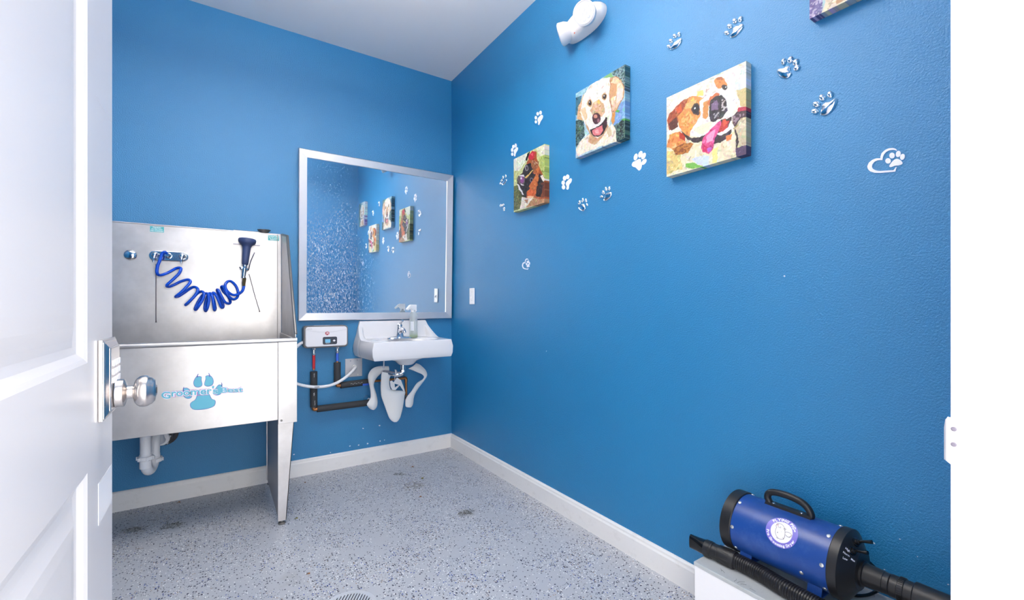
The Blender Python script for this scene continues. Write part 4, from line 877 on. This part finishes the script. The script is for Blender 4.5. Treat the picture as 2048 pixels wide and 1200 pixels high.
gold = [
 ([(600,300),(700,250),(840,180),(900,130),(950,100),(985,110),(985,330),(600,500)], (150,190,205)),
 ([(850,160),(900,130),(955,98),(985,110),(985,290),(950,285),(930,230),(890,185)], (58,88,92)), ([(850,160),(900,130),(955,98),(985,110),(985,290),(950,285),(930,230),(890,185)], (190,215,210), -1, .5),
 ([(800,190),(850,160),(885,190),(840,210)], (120,170,110)), ([(600,340),(645,320),(630,460),(600,460)], (60,110,130)),
 ([(600,500),(660,480),(670,600),(605,690)], (38,66,66)), ([(600,500),(660,480),(670,600),(605,690)], (170,190,175), -1, .45),
 ([(860,400),(985,340),(985,480),(860,540)], (120,160,205)), ([(890,415),(915,425),(905,440),(885,435)], (90,170,70)),
 ([(865,540),(985,460),(985,620),(880,650)], (36,56,58)), ([(865,540),(985,460),(985,620),(880,650)], (150,190,160), -1, .45), ([(920,490),(960,480),(950,500)], (80,160,70)),
 ([(640,640),(700,590),(760,640),(860,520),(885,560),(893,640),(860,655),(700,710),(620,750),(606,700)], (232,220,200)),
 ([(700,600),(830,540),(790,620),(740,670),(690,650)], (200,160,120)), ([(820,560),(850,540),(860,600),(840,620)], (205,185,150)),
 ([(655,315),(685,320),(665,420),(655,500),(612,485),(620,410)], (208,168,128)), ([(655,330),(675,340),(660,400),(640,400)], (225,150,80)),
 ([(655,330),(690,270),(735,225),(800,200),(850,195),(862,290),(868,380),(858,450),(835,540),(800,600),(755,625),(715,600),(680,540),(645,470),(640,420)], (236,228,214)),
 ([(846,200),(890,181),(928,212),(949,262),(944,332),(892,426),(860,440),(841,350)], (176,128,92)), ([(852,206),(890,188),(923,217),(943,262),(938,328),(890,416),(868,428),(850,350)], (226,192,158)), ([(850,235),(895,240),(890,320),(850,340)], (200,150,105)), ([(900,270),(940,270),(930,350),(890,380)], (236,205,195)),
 ([(862,440),(885,430),(882,500),(865,530),(855,500)], (205,140,70)),
 ([(640,420),(670,400),(690,480),(670,500)], (220,190,150)), ([(735,370),(770,345),(800,380),(815,440),(790,470),(730,470),(705,430)], (196,158,122)), ([(755,365),(770,345),(780,375),(768,385)], (222,180,90)),
 ([(672,500),(700,560),(735,618),(715,606),(680,550)], (190,150,112)), ([(820,520),(800,590),(765,620),(800,606),(838,540)], (196,156,118)), ([(700,500),(740,520),(770,520),(810,480),(825,510),(790,560),(735,560)], (224,220,215)),
 ((705,375,20,26), (190,150,105)), ((706,374,13,17), (48,30,26)), ((702,368,4,4), (230,225,220), 0),
 ((808,330,20,26), (190,150,105)), ((809,330,14,18), (48,30,26)), ((805,322,4,4), (230,225,220), 0),
 ((752,482,31,40), (76,44,54)), ((745,470,14,14), (190,130,110)), ((765,500,9,12), (150,100,110)),
 ([(706,560),(745,548),(790,520),(818,472),(828,480),(822,540),(800,590),(765,615),(735,612),(715,590)], (46,28,30)),
 ([(720,565),(760,548),(795,530),(798,565),(775,600),(745,608),(728,595)], (214,118,122)), ([(740,570),(770,560),(765,590),(745,592)], (236,160,160))]
q = quad((1150,187), (1153,312), (1249,130.5), (1251,280))
canvas('canvas picture of a happy cream dog with open mouth, left of the bulldog', q[0], q[1], q[2], q[3], inv5, (160,190,205), gold, 3)
boxer = [
 ([(160,760),(420,640),(420,900),(160,900)], (200,204,140)), ([(165,765),(260,720),(250,790),(200,860),(170,850)], (226,230,210)), ([(320,690),(412,662),(412,720),(360,760)], (224,222,190)), ([(345,760),(412,720),(412,900),(385,910),(350,840)], (176,190,104)),
 ([(165,960),(250,940),(250,1040),(220,1120),(165,1135)], (112,116,66)), ([(165,960),(250,940),(250,1040),(220,1120),(165,1135)], (40,52,36), -1, .6), ([(170,860),(200,850),(195,950),(168,960)], (196,200,140)),
 ([(225,1040),(300,1020),(320,1085),(290,1105),(210,1125)], (222,212,196)), ([(300,1050),(412,1030),(412,1085),(300,1100),(250,1112)], (176,130,92)), ([(240,1060),(270,1050),(262,1085)], (170,120,90)),
 ([(262,790),(300,725),(322,715),(330,770),(350,830),(372,880),(390,915),(412,905),(412,1045),(350,1055),(300,1040),(250,1045),(215,990),(195,940),(205,890),(240,850)], (168,88,40)),
 ([(320,760),(350,830),(340,870),(320,840)], (208,112,44)), ([(350,870),(385,900),(370,960),(345,980),(335,920)], (40,26,24)), ([(360,940),(412,920),(412,1030),(370,1040)], (118,62,38)), ([(330,960),(375,950),(360,1040),(320,1030)], (50,34,30)), ([(355,890),(370,880),(390,915),(375,930)], (226,212,200)),
 ([(268,745),(300,712),(326,716),(318,755),(296,778),(270,770)], (196,40,56)), ([(285,735),(305,725),(300,750)], (226,90,100)), ([(248,778),(262,735),(285,712),(270,750),(262,785)], (38,32,34)), ([(318,714),(330,720),(326,790),(310,770)], (176,84,38)),
 ([(225,870),(250,810),(300,790),(345,790),(320,830),(300,870),(330,880),(332,930),(290,965),(262,1000),(256,1042),(235,1040),(200,980),(190,920),(200,890)], (42,34,36)),
 ([(290,780),(345,785),(340,830),(310,850),(290,820)], (150,90,50)), ([(300,780),(345,800),(310,810)], (232,222,210), -1, .8),
 ((258,832,13,20), (150,140,140)), ((259,832,7,12), (30,24,26)), ((293,915,22,34), (50,36,34)), ((293,917,11,18), (110,100,120)), ((294,918,6,10), (22,18,20)),
 ([(246,900),(300,845),(308,848),(255,905)], (222,178,96)), ((222,915,25,36), (98,86,92)), ((226,915,13,26), (140,70,136)), ((220,905,5,8), (226,220,226), 0),
 ([(192,945),(200,945),(222,990),(240,1020),(232,1022),(205,985)], (224,220,222), 4), ([(205,885),(235,878),(248,900),(240,892),(212,892)], (222,216,222), 4), ([(215,940),(238,950),(240,955),(218,950)], (226,220,220), 4),
 ([(262,1000),(285,975),(320,985),(325,1010),(300,1035),(268,1040)], (206,98,46)), ([(275,960),(330,870),(345,900),(325,980),(290,985)], (196,106,52)), ([(265,1030),(310,1030),(300,1045),(262,1046)], (236,190,150))]
q = quad((1028,316), (1027,421), (1089.5,290.5), (1089.5,409))
canvas('canvas picture of a brown boxer dog wearing red, nearest the room corner', q[0], q[1], q[2], q[3], inv5, (196,200,140), boxer, 5)
bull = [
 ([(120,320),(700,90),(700,250),(120,420)], (236,230,214)), ([(540,200),(640,140),(690,130),(690,280),(620,300)], (232,228,224)), ([(610,280),(700,260),(700,400),(640,400)], (206,186,130)), ([(330,290),(380,280),(370,320),(330,330)], (236,212,120)), ([(600,230),(640,220),(640,280),(600,280)], (190,204,224), 8, .5),
 ([(120,600),(330,560),(500,650),(600,620),(610,780),(110,885)], (234,222,188)), ([(120,720),(210,700),(230,840),(115,880)], (228,200,130)), ([(130,600),(210,575),(260,650),(190,710),(120,690)], (224,140,74)), ([(160,690),(240,650),(310,660),(270,730),(180,740)], (190,120,50)), ([(160,690),(240,650),(310,660),(270,730),(180,740)], (120,60,30), -1, .7),
 ([(250,800),(300,795),(340,810),(380,828),(300,840),(250,828)], (124,186,84)), ([(290,770),(360,750),(390,780),(380,815),(330,805)], (206,214,236)), ([(120,780),(160,770),(150,850),(120,850)], (170,150,130), -1, .6), ([(440,700),(475,690),(470,790),(440,800)], (236,226,140)), ([(370,740),(420,750),(410,820),(370,825)], (206,220,240)),
 ([(580,520),(640,440),(700,400),(700,480),(640,600),(610,620)], (196,180,146)), ([(600,560),(690,470),(690,690),(640,740),(605,700)], (206,192,160)), ([(606,690),(650,672),(692,665),(692,760),(606,770)], (88,68,98)), ([(580,470),(640,420),(700,395),(700,465),(640,478),(610,540),(595,540)], (72,44,56)), ([(620,410),(690,395),(690,420),(620,440)], (190,48,70)), ([(580,470),(640,440),(690,430),(640,478),(600,540)], (214,190,200), -1, .55),
 ([(122,500),(135,455),(185,398),(245,348),(300,322),(365,335),(300,400),(240,440),(205,500),(180,545),(135,572)], (168,78,42)), ([(130,520),(190,470),(200,540),(150,572)], (92,44,32)), ([(180,420),(220,380),(230,430),(195,450)], (214,90,40)),
 ([(200,470),(240,420),(265,345),(300,322),(350,332),(395,345),(412,400),(400,470),(350,500),(310,560),(280,612),(240,600),(205,540)], (222,146,74)), ([(250,380),(330,350),(320,400),(250,420)], (238,176,110)), ([(220,480),(300,470),(280,540),(235,540)], (240,190,120), -1, .8), ([(205,580),(250,600),(250,640),(210,625)], (186,54,30)),
 ([(350,370),(395,320),(440,290),(470,285),(520,278),(580,262),(612,310),(622,370),(606,430),(575,480),(520,475),(500,520),(440,560),(400,600),(340,615),(285,605),(290,570),(335,500),(360,440)], (240,236,230)), ([(300,560),(430,500),(420,560),(350,600)], (228,226,196)), ([(530,290),(600,300),(600,420),(550,460)], (232,232,228)),
 ([(380,370),(410,350),(412,470),(395,492),(372,480)], (212,142,74)), ([(400,380),(425,325),(460,305),(490,315),(450,350),(420,400)], (204,110,60)),
 ([(450,215),(470,200),(495,190),(525,200),(545,245),(545,260),(520,262),(500,278),(468,270)], (226,134,64)), ([(465,200),(500,190),(525,205),(480,212)], (168,92,48)),
 ([(415,400),(430,355),(455,330),(500,320),(530,345),(545,390),(545,430),(520,470),(485,495),(460,512),(428,505),(418,470)], (46,38,46)), ([(430,380),(470,355),(480,420),(430,430)], (124,98,130)), ([(495,350),(525,350),(545,400),(540,430),(505,420)], (225,215,215), -1, .8), ([(450,450),(505,430),(480,480),(455,500)], (230,225,225), -1, .6), ([(480,330),(492,340),(510,440),(500,440)], (28,22,28), 0),
 ([(212,572),(250,592),(295,622),(350,615),(400,598),(455,545),(480,510),(500,490),(545,480),(578,470),(580,520),(572,570),(545,620),(500,655),(460,662),(440,640),(400,632),(345,652),(295,650),(262,625)], (56,42,48)),
 ([(478,560),(505,500),(530,488),(565,500),(545,560),(500,580)], (196,58,52)), ([(510,490),(540,485),(550,520),(520,540)], (224,90,60)), ([(470,585),(520,570),(555,545),(575,500),(600,545),(575,555),(545,580),(490,602)], (242,240,238), 5),
 ([(600,560),(612,560),(625,650),(615,710),(608,650)], (60,40,50)), ([(540,600),(575,590),(572,630),(540,640)], (226,130,70)),
 ([(462,530),(495,498),(500,530),(472,600),(458,650),(445,705),(415,735),(375,718),(360,685),(368,640),(395,590)], (216,76,134)), ([(400,600),(460,560),(450,640),(400,650)], (240,160,196)), ([(375,660),(410,680),(400,720),(372,712)], (206,40,96)), ([(400,690),(440,680),(430,715),(410,722)], (190,100,200)),
 ((325,418,30,42), (70,44,44)), ((326,418,20,32), (26,22,28)), ((320,410,5,8), (226,226,230), 0), ((527,264,22,18), (60,40,40)), ((530,264,13,12), (22,20,24)), ((536,262,4,4), (230,230,230), 0)]
q = quad((1335.5,190.6), (1331,350), (1493.5,126), (1491,314))
canvas('canvas picture of a brown and white bulldog with its tongue out', q[0], q[1], q[2], q[3], inv6, (234,226,206), bull, 9)
S4 = .30; a = onX(1619, 38, -.033); 
uvp = lambda p, u, v: (u*1000, (1-v)*1000)
lab = [([(600,0),(1000,0),(1000,1000),(700,1000)], (60,120,130)), ([(0,0),(300,0),(200,400),(0,500)], (190,205,210)), ([(0,600),(140,560),(120,1000),(0,1000)], (90,80,140)), ([(0,600),(140,560),(120,1000),(0,1000)], (210,200,220), -1, .6),
 ([(120,1000),(200,720),(700,700),(820,1000)], (226,206,180)), ([(260,760),(420,740),(400,980),(240,980)], (190,140,100)), ([(560,820),(640,800),(700,980),(600,980)], (214,170,130)), ([(200,300),(300,120),(600,100),(760,300),(740,600),(600,780),(360,780),(220,560)], (232,224,210)), ([(160,260),(280,200),(260,560),(170,540)], (206,160,112)), ([(700,220),(820,300),(800,600),(730,560)], (214,176,130)),
 ((370,400,36,44), (46,32,30)), ((600,400,36,44), (46,32,30)), ((480,560,80,70), (44,36,42)), ([(380,680),(480,650),(580,680),(500,730)], (60,34,34)), ([(400,560),(560,560),(600,680),(480,640),(370,680)], (240,236,228), 8, .5), ((480,560,70,60), (44,36,42))]
canvas('canvas picture cut off by the top of the photo, cream dog chest and purple corner', a.y, a.y-.285, a.z, a.z+.29, uvp, (170,190,196), lab, 12, N=160)

# ------------------------------------------------------------------ white box and the pet dryer on it
bx0, by1, bz = -.263*H, -2.107*H, .2785*H; by0 = YF+.025
TOP = scuffed('worn_grey_box_top', (176, 180, 182), (120, 122, 122), .45)
FRT = mat('white_box_front', (230, 229, 232), .5); k = NT(FRT); k.bump(k.noise(8, 4, .6, k.co((8, 3, 60))), .15, .001)
bxo = thing('storage_box', ((bx0-.003)/2, (by0+by1)/2, 0), 'long low white wooden box against the right wall holding the dryer', 'box')
G().box(bx0+.0, -.017, by0, by1, 0, bz-.012).out('box_body', FRT, bxo, bevel=.0015)
G().box(bx0-.002, -.0005, by0, by1+.002, bz-.012, bz).out('box_top', TOP, bxo, bevel=.0015, label='scuffed grey box top')
g = G(); rr = random.Random(4)
for (px, py) in ((1442, 1140), (1446, 1143), (1470, 1160), (1482, 1165), (1487, 1169), (1505, 1180), (1715, 1172), (1745, 1188)):
    c = onZ(px, py, bz+.0002); a = rr.uniform(0, 3); d = Vector((math.cos(a), math.sin(a), 0))*rr.uniform(.006, .014); g.tube([c-d, c+d*.3+Vector((d.y*.3, -d.x*.3, 0)), c+d], .0004, 3)
g.out('scratch', mat('scratch_dark', (70, 70, 74), .6), bxo)
AX = -.132*H; YA, YBd = -2.166*H, -2.422*H; ZA = .3835*H; RD = .0785*H
dr_ = thing('pet_dryer', (AX, (YA+YBd)/2, bz), 'blue cylindrical pet grooming dryer with black ends and handle on the white box', 'dryer')
G().lathe((AX, YA, ZA), (0, -1, 0), [(0, RD), (YA-YBd, RD)], 72).out('body', DRY, dr_, smooth=True, auto=40)
G().lathe((AX, YA+.0, ZA), (0, 1, 0), [(-.016, RD+.0025), (-.014, RD+.004), (.016, RD+.004), (.018, RD), (.020, RD-.012), (.022, RD-.018), (.030, RD-.022), (.033, RD-.032), (.034, 0)], 64).out('rear_cap', BLACK, dr_, smooth=True, auto=35)
G().lathe((AX, YBd, ZA), (0, -1, 0), [(-.012, RD+.0025), (-.010, RD+.004), (.010, RD+.004), (.013, RD+.001), (.032, RD*.64), (.037, RD*.58), (.038, 0)], 64).out('front_cone', BLACK, dr_, smooth=True, auto=35)
# handle on top
hb0, hb1 = YA-.085, YBd+.085; hz = ZA+RD
hd = G().tube(spline([(AX, hb0-.004, hz+.004), (AX, hb0+.002, hz+.018), (AX, hb0-.004, hz+.032), (AX, hb0-.022, hz+.039), (AX, (hb0+hb1)/2, hz+.041), (AX, hb1+.022, hz+.036), (AX, hb1+.004, hz+.024), (AX, hb1-.004, hz+.008), (AX, hb1+.001, hz-.001)], 6), .0095, 16)
hd.hexa([(AX-.012, hb1-.008, hz-.004), (AX+.012, hb1-.008, hz-.004), (AX+.012, hb0+.006, hz-.004), (AX-.012, hb0+.006, hz-.004)], [(AX-.009, hb1-.006, hz+.007), (AX+.009, hb1-.006, hz+.007), (AX+.009, hb0+.004, hz+.007), (AX-.009, hb0+.004, hz+.007)])
hnd = hd.out('handle', BLACK, dr_, smooth=True, auto=40)
for y in (hb0-.018, hb1+.018): G().lathe((AX-.005, y, hz+.0065), (0, 0, 1), [(0, .0045), (.002, .0035)], 12).out('handle_screw', NICKEL, hnd)
# two bent bracket feet
for y in (YA-.050, YBd+.048):
    w_ = .017; g = G()
    z1_ = ZA-RD*.74; xk = RD*.66
    for s_ in (-1, 1):
        p = [(AX+s_*xk, z1_), (AX+s_*(xk+.010), bz+.001)]
        g.prism([(p[0][0], y-w_, p[0][1]), (p[0][0], y+w_, p[0][1]), (p[1][0], y+w_, p[1][1]), (p[1][0], y-w_, p[1][1])], (s_*.003, 0, .0015))
    g.box(AX-xk, AX+xk, y-w_, y+w_, ZA-RD-.004, ZA-RD-.0005)
    g.out('foot_bracket', DRY, dr_)
def oncyl(y, a, r=RD): return Vector((AX-r*math.cos(a), y, ZA+r*math.sin(a)))   # a measured up from the side that faces the room
SCR = mat('screw_silver', (220, 218, 212), .3, .8)
for y in (YA-.022, YBd+.022):
    for a in (-40, 8, 60, 112, 164): 
        a = math.radians(a); G().lathe(oncyl(y, a), (oncyl(y, a)-Vector((AX, y, ZA))), [(0, .0052), (.0015, .0048), (.0025, .002)], 14).out('screw', SCR, dr_, smooth=True, auto=40)
a = math.radians(-24); yy = YBd+.072; G().lathe(oncyl(yy, a), (oncyl(yy, a)-Vector((AX, yy, ZA))), [(0, .0052), (.0015, .0048), (.0025, .002)], 14).out('screw', SCR, dr_, smooth=True, auto=40)
# round badge on the body
def cylhit(px, py):
    d = ray(px, py); o = CAM; A_ = d.x**2+d.z**2; B_ = 2*((o.x-AX)*d.x+(o.z-ZA)*d.z); C__ = (o.x-AX)**2+(o.z-ZA)**2-RD**2
    t = (-B_-math.sqrt(B_*B_-4*A_*C__))/(2*A_); h = o+d*t; return h.y, math.atan2(h.z-ZA, AX-h.x)
by_, ba = cylhit(1563, 1064); RB = .041
def bw(u, v, lift):                                   # badge plane wrapped round the drum: u along the axis to the right, v upward
    return oncyl(by_-u, ba+v/RD, RD+lift)
def disc(r0, r1, lift, n=64, m_=6):
    V = []; F = []
    for k_ in range(m_+1):
        r = r0+(r1-r0)*k_/m_
        for i in range(n): t = 2*math.pi*i/n; V.append(bw(r*math.cos(t), r*math.sin(t), lift))
    for k_ in range(m_):
        for i in range(n): F.append((k_*n+i, k_*n+(i+1) % n, (k_+1)*n+(i+1) % n, (k_+1)*n+i))
    return G().add(V, F)
bd = disc(.0005, RB, .0006).out('round_badge', mat('badge_violet', (122, 112, 200), .4), dr_, label='round violet and white badge')
disc(.0005, RB*.68, .0010).out('badge_center', mat('badge_white', (228, 228, 236), .45), bd)
def arctext(txt, r, size, centre, gap, inward, nm):
    L_ = []
    for ch_ in txt:
        if ch_ == ' ': L_.append((None, None, size*.30)); continue
        v, f = glyphs(ch_, size if ch_ != '™' else size*.6, size*.045)
        x0_, x1_ = min(q[0] for q in v), max(q[0] for q in v)
        L_.append(([(q[0]-x0_, q[1]-size*.35) for q in v], f, x1_-x0_))
    tot = sum(q[2] for q in L_)+gap*(len(L_)-1); s0_ = -tot/2; g = G()
    for v, f, w_ in L_:
        if v:
            P_ = []
            for x, y in v:
                t = (s0_+x)/r; a = math.radians(centre)+(t if inward else -t); rr_ = r-y if inward else r+y
                P_.append(bw(rr_*math.cos(a), rr_*math.sin(a), .0012))
            g.add(P_, f)
        s0_ += w_+gap
    g.out(nm, mat('badge_lettering', (236, 236, 244), .45), bd)
arctext('FLYING PIG™', RB*.835, .0112, 84, .0010, False, 'badge_lettering')
arctext('Pro Grooming Dryer', RB*.85, .0090, 268, .0007, True, 'badge_lettering')
# winged pig drawn in thin lines
LN = mat('badge_line', (84, 62, 76), .5)
def bl_(x, y): return (x-654)/123*RB*.72*1.02, -(y-522)/123*RB*.72*1.02
pig = [[(585,470),(590,450),(615,440),(645,445),(672,470),(690,510),(697,550),(690,585),(660,600),(625,592),(600,560),(592,520),(596,490)], [(596,490),(585,485),(583,470)],
 [(668,488),(676,470),(690,478),(680,492)], [(688,510),(720,498),(752,505),(765,520),(752,525),(762,535),(742,538),(748,548),(722,545),(700,535)], [(625,592),(622,600),(632,602),(640,597)], [(680,575),(692,582),(690,590)], [(612,540),(622,548),(618,535)], [(600,455),(606,452)], [(628,468),(634,474)], [(606,480),(622,484),(640,480)]]
g = G()
for ln in pig:
    if len(ln) == 2: ln = [ln[0], ((ln[0][0]+ln[1][0])/2, (ln[0][1]+ln[1][1])/2), ln[1]]
    g.tube([bw(*bl_(p.x, p.y), .0012) for p in spline([Vector((x, y, 0)) for x, y in ln], 3)], .00045, 5)
g.out('badge_drawing', LN, bd)
G().tube([bw(*bl_(590, 458), .0012), bw(*bl_(602, 456), .0012), bw(*bl_(606, 470), .0012), bw(*bl_(592, 472), .0012)], .0005, 5, cyclic=True).out('snout_line', mat('snout_red', (170, 60, 76), .5), bd)
# front switches and their lettering on the cone
def oncone(a, f):                                     # f 0 rim .. 1 flat face
    y = YBd-.013-.019*f; r = RD*(1-.36*f)+.001*(1-f); return Vector((AX-r*math.cos(a), y, ZA+r*math.sin(a)))
def cn_(a): return Vector((-math.cos(a)*.57, -.82, math.sin(a)*.57)).normalized()
for a, f, L_ in ((math.radians(58), .70, .030), (math.radians(84), .60, .030)):
    p = oncone(a, f); d = cn_(a); d2 = (d+Vector((0, -.7, 0))).normalized()
    G().lathe(p-d*.002, d, [(0, .0105), (.004, .0105), (.005, .0075), (.010, .0070), (.011, .0055), (.013, .0050)], 20).tube([p+d*.010, p+d*.016+d2*.004, p+d*.016+d2*L_*.8], [.003, .0033, .0048], 12).out('toggle_switch', BLACKG, dr_, smooth=True, auto=40)
def conetext(txt, a, f, size):
    g = G(); v, f_ = glyphs(txt, size, size*.02); o = oncone(a, f); n_ = cn_(a); e1 = Vector((0, -1, 0)); e1 = (e1-n_*e1.dot(n_)).normalized(); e2 = n_.cross(e1); 
    if e2.z < 0: e2 = -e2
    g.add([o+n_*.0016+e1*x+e2*y for x, y in v], f_); g.out('switch_lettering', mat('badge_lettering'), dr_)
conetext('High', math.radians(50), .38, .0072); conetext('Norm', math.radians(41), .38, .0072); conetext('Low', math.radians(32), .38, .0072); conetext('Max', math.radians(38), .92, .0065)
# black hose: sleeve at the dryer outlet, out of the frame, back along the front edge to the nozzle
hz_ = thing('dryer_hose', (AX, -2.55*H, bz), 'black corrugated dryer hose with a flat nozzle, lying along the white box', 'hose')
RIB = mat('hose_rubber', (30, 30, 33), .35)
o0 = Vector((AX, YBd-.038, .3765*H)); dirr = Vector((0, -1, 0))
G().lathe(o0, dirr, [(-.004, .0325), (.004, .0325), (.006, .0285), (.040, .0262), (.043, .0262), (.044, .0252), (.055, .0250), (.056, .0240)], 36).out('outlet_sleeve', BLACK, hz_, smooth=True, auto=40)
g = G().lathe(o0, dirr, [(.056, .0245), (.058, .0262), (.072, .0262), (.073, .0275), (.084, .0275), (.085, .0262), (.100, .0262), (.101, .0275)], 36)
for i in range(36):
    a = 2*math.pi*i/36; c = o0+dirr*.0785+Vector((math.cos(a), 0, math.sin(a)))*.0276; t_1 = Vector((-math.sin(a), 0, math.cos(a)))*.0012; r_1 = Vector((math.cos(a), 0, math.sin(a)))*.0012
    g.hexa([c-t_1+Vector((0, .005, 0)), c+t_1+Vector((0, .005, 0)), c+t_1+r_1+Vector((0, .005, 0)), c-t_1+r_1+Vector((0, .005, 0))], [c-t_1-Vector((0, .005, 0)), c+t_1-Vector((0, .005, 0)), c+t_1+r_1-Vector((0, .005, 0)), c-t_1+r_1-Vector((0, .005, 0))])
g.out('ribbed_collar', BLACK, hz_, smooth=True, auto=35)
G().lathe(o0, dirr, [(.101, .0290), (.103, .0305), (.175, .0295), (.176, .024)], 36).out('hose_cuff', BLACK, hz_, smooth=True, auto=35)
hzc = bz+.0235
nz = [onZ(1378, 1092, hzc+.004), onZ(1440, 1108, hzc), onZ(1470, 1121, hzc), onZ(1520, 1146, hzc), onZ(1580, 1182, hzc)]
e0_ = o0+dirr*.170
pathh = spline([nz[2], nz[3], nz[4], Vector((-.245, -2.72, hzc)), Vector((-.25, -2.82, hzc+.004)), Vector((-.235, -2.895, hzc+.02)), Vector((-.195, -2.935, hzc+.05)), Vector((-.155, -2.925, hzc+.075)), Vector((AX, e0_.y-.02, e0_.z)), e0_], 14)
# corrugation: dense alternating radii
L_ = [0]
for p, q in zip(pathh, pathh[1:]): L_.append(L_[-1]+(q-p).length)
n = int(L_[-1]/.0016); PP = []; RR = []
for i in range(n):
    s_ = L_[-1]*i/(n-1); PP.append(Vector([float(np.interp(s_, L_, [p[c] for p in pathh])) for c in range(3)])); RR.append(.0212+(.0018 if (i//2) % 2 else -.0004))
G().tube(PP, RR, 22).out('corrugated_hose', RIB, hz_, smooth=True, auto=50)
d = (nz[1]-nz[0]).normalized(); d2 = (nz[2]-nz[1]).normalized()
c0 = nz[2]+d2*.002; back = -(nz[2]-onZ(1400, 1090, hzc)).normalized(); LL = (nz[2]-onZ(1400, 1090, hzc)).length
g = G().lathe(c0, back, [(0, .0255), (.006, .0268), (LL*.45, .0255), (LL*.46, .0235), (LL*.62, .0230), (LL*.63, .0245), (LL*.68, .0245), (LL*.69, .0255), (LL*.84, .0250), (LL*.85, .0225)], 36)
up = Vector((0, 0, 1)); sd = back.cross(up).normalized()
for i in range(16):
    a = 2*math.pi*i/16; rdir = sd*math.cos(a)+up*math.sin(a); tg = sd*-math.sin(a)+up*math.cos(a); c = c0+rdir*.0255
    g.hexa([c-tg*.002+back*.012, c+tg*.002+back*.012, c+tg*.0014+rdir*.0016+back*.014, c-tg*.0014+rdir*.0016+back*.014], [c-tg*.002+back*LL*.40, c+tg*.002+back*LL*.40, c+tg*.0014-rdir*.0002+back*LL*.40, c-tg*.0014-rdir*.0002+back*LL*.40])
g.out('hose_connector', BLACK, hz_, smooth=True, auto=35)
# flat nozzle
V = []; secs = [(LL*.84, .0225, .0225), (LL*.95, .021, .020), (LL*1.08, .021, .015), (LL*1.26, .022, .0095), (LL*1.31, .022, .009)]
for s_, w_, h_ in secs:
    for i in range(24):
        a = 2*math.pi*i/24; sq = .75 if s_ > LL*.9 else 1
        V.append(c0+back*s_+up*(math.copysign(abs(math.cos(a))**sq, math.cos(a))*w_)+sd*(math.copysign(abs(math.sin(a))**sq, math.sin(a))*h_))
F = [(r*24+i, r*24+(i+1) % 24, (r+1)*24+(i+1) % 24, (r+1)*24+i) for r in range(4) for i in range(24)]+[tuple(range(24)), tuple(96+i for i in range(24))]
G().add(V, F).out('flat_nozzle', BLACKG, hz_, smooth=True, auto=45)
cz_ = bz+.0045
pc_ = thing('power_cord', (-.1, -2.7, bz), 'thin black power cord curling behind the dryer outlet on the box', 'cord')
cp = [(AX+.035, YBd-.030, ZA+.030), onX(1722, 1113, -.085), onX(1740, 1126, -.07), onX(1753, 1140, -.05), onX(1765, 1160, -.035), onX(1764, 1176, -.03), onZ(1752, 1183, cz_+.004), onZ(1735, 1190, cz_), onZ(1712, 1191, cz_), onZ(1690, 1184, cz_), (AX+.05, YBd+.01, cz_)]
G().tube(spline(cp, 6), .0042, 10).out('cord', BLACKG, pc_, smooth=True, auto=50)
# small chips where white plaster shows through the blue paint (marks of the wall itself)
CH = mat('bare_plaster', (220, 224, 232), .7)
def chip(P, nrm, s, parent):
    V = []; N_ = Vector(nrm); u = Vector((0, 0, 1)); v = N_.cross(u); r_ = random.Random(int(P.z*1e4))
    for i in range(7): a = 2*math.pi*i/7; q = s*r_.uniform(.5, 1); V.append(P+N_*.0009+u*math.sin(a)*q+v*math.cos(a)*q*1.2)
    V.append(P+N_*.0011); return link('paint_chip', V, [(i, (i+1) % 7, 7) for i in range(7)], CH, None)
wr = bpy.data.objects['wall_right']; wb_ = bpy.data.objects['wall_back']
def att(o, par): o.parent = par; o.matrix_parent_inverse = Matrix.Translation(-par.location)
for px, py, s in ((1748, 1086, .0035), (1569, 552, .003), (1800, 1078, .0018), (1835, 1113, .0018), (1769, 1139, .002), (1093, 702, .004), (1897, 1169, .002)): att(chip(onX(px, py, 0), (-1, 0, 0), s, wr), wr)
for px, py, s in ((759, 851, .007), (726, 857, .006), (588, 909, .005), (700, 892, .005), (661, 905, .004), (760, 882, .006), (735, 887, .007), (717, 890, .006), (769, 880, .005)): att(chip(onY(px, py, 0), (0, -1, 0), s, wb_), wb_)
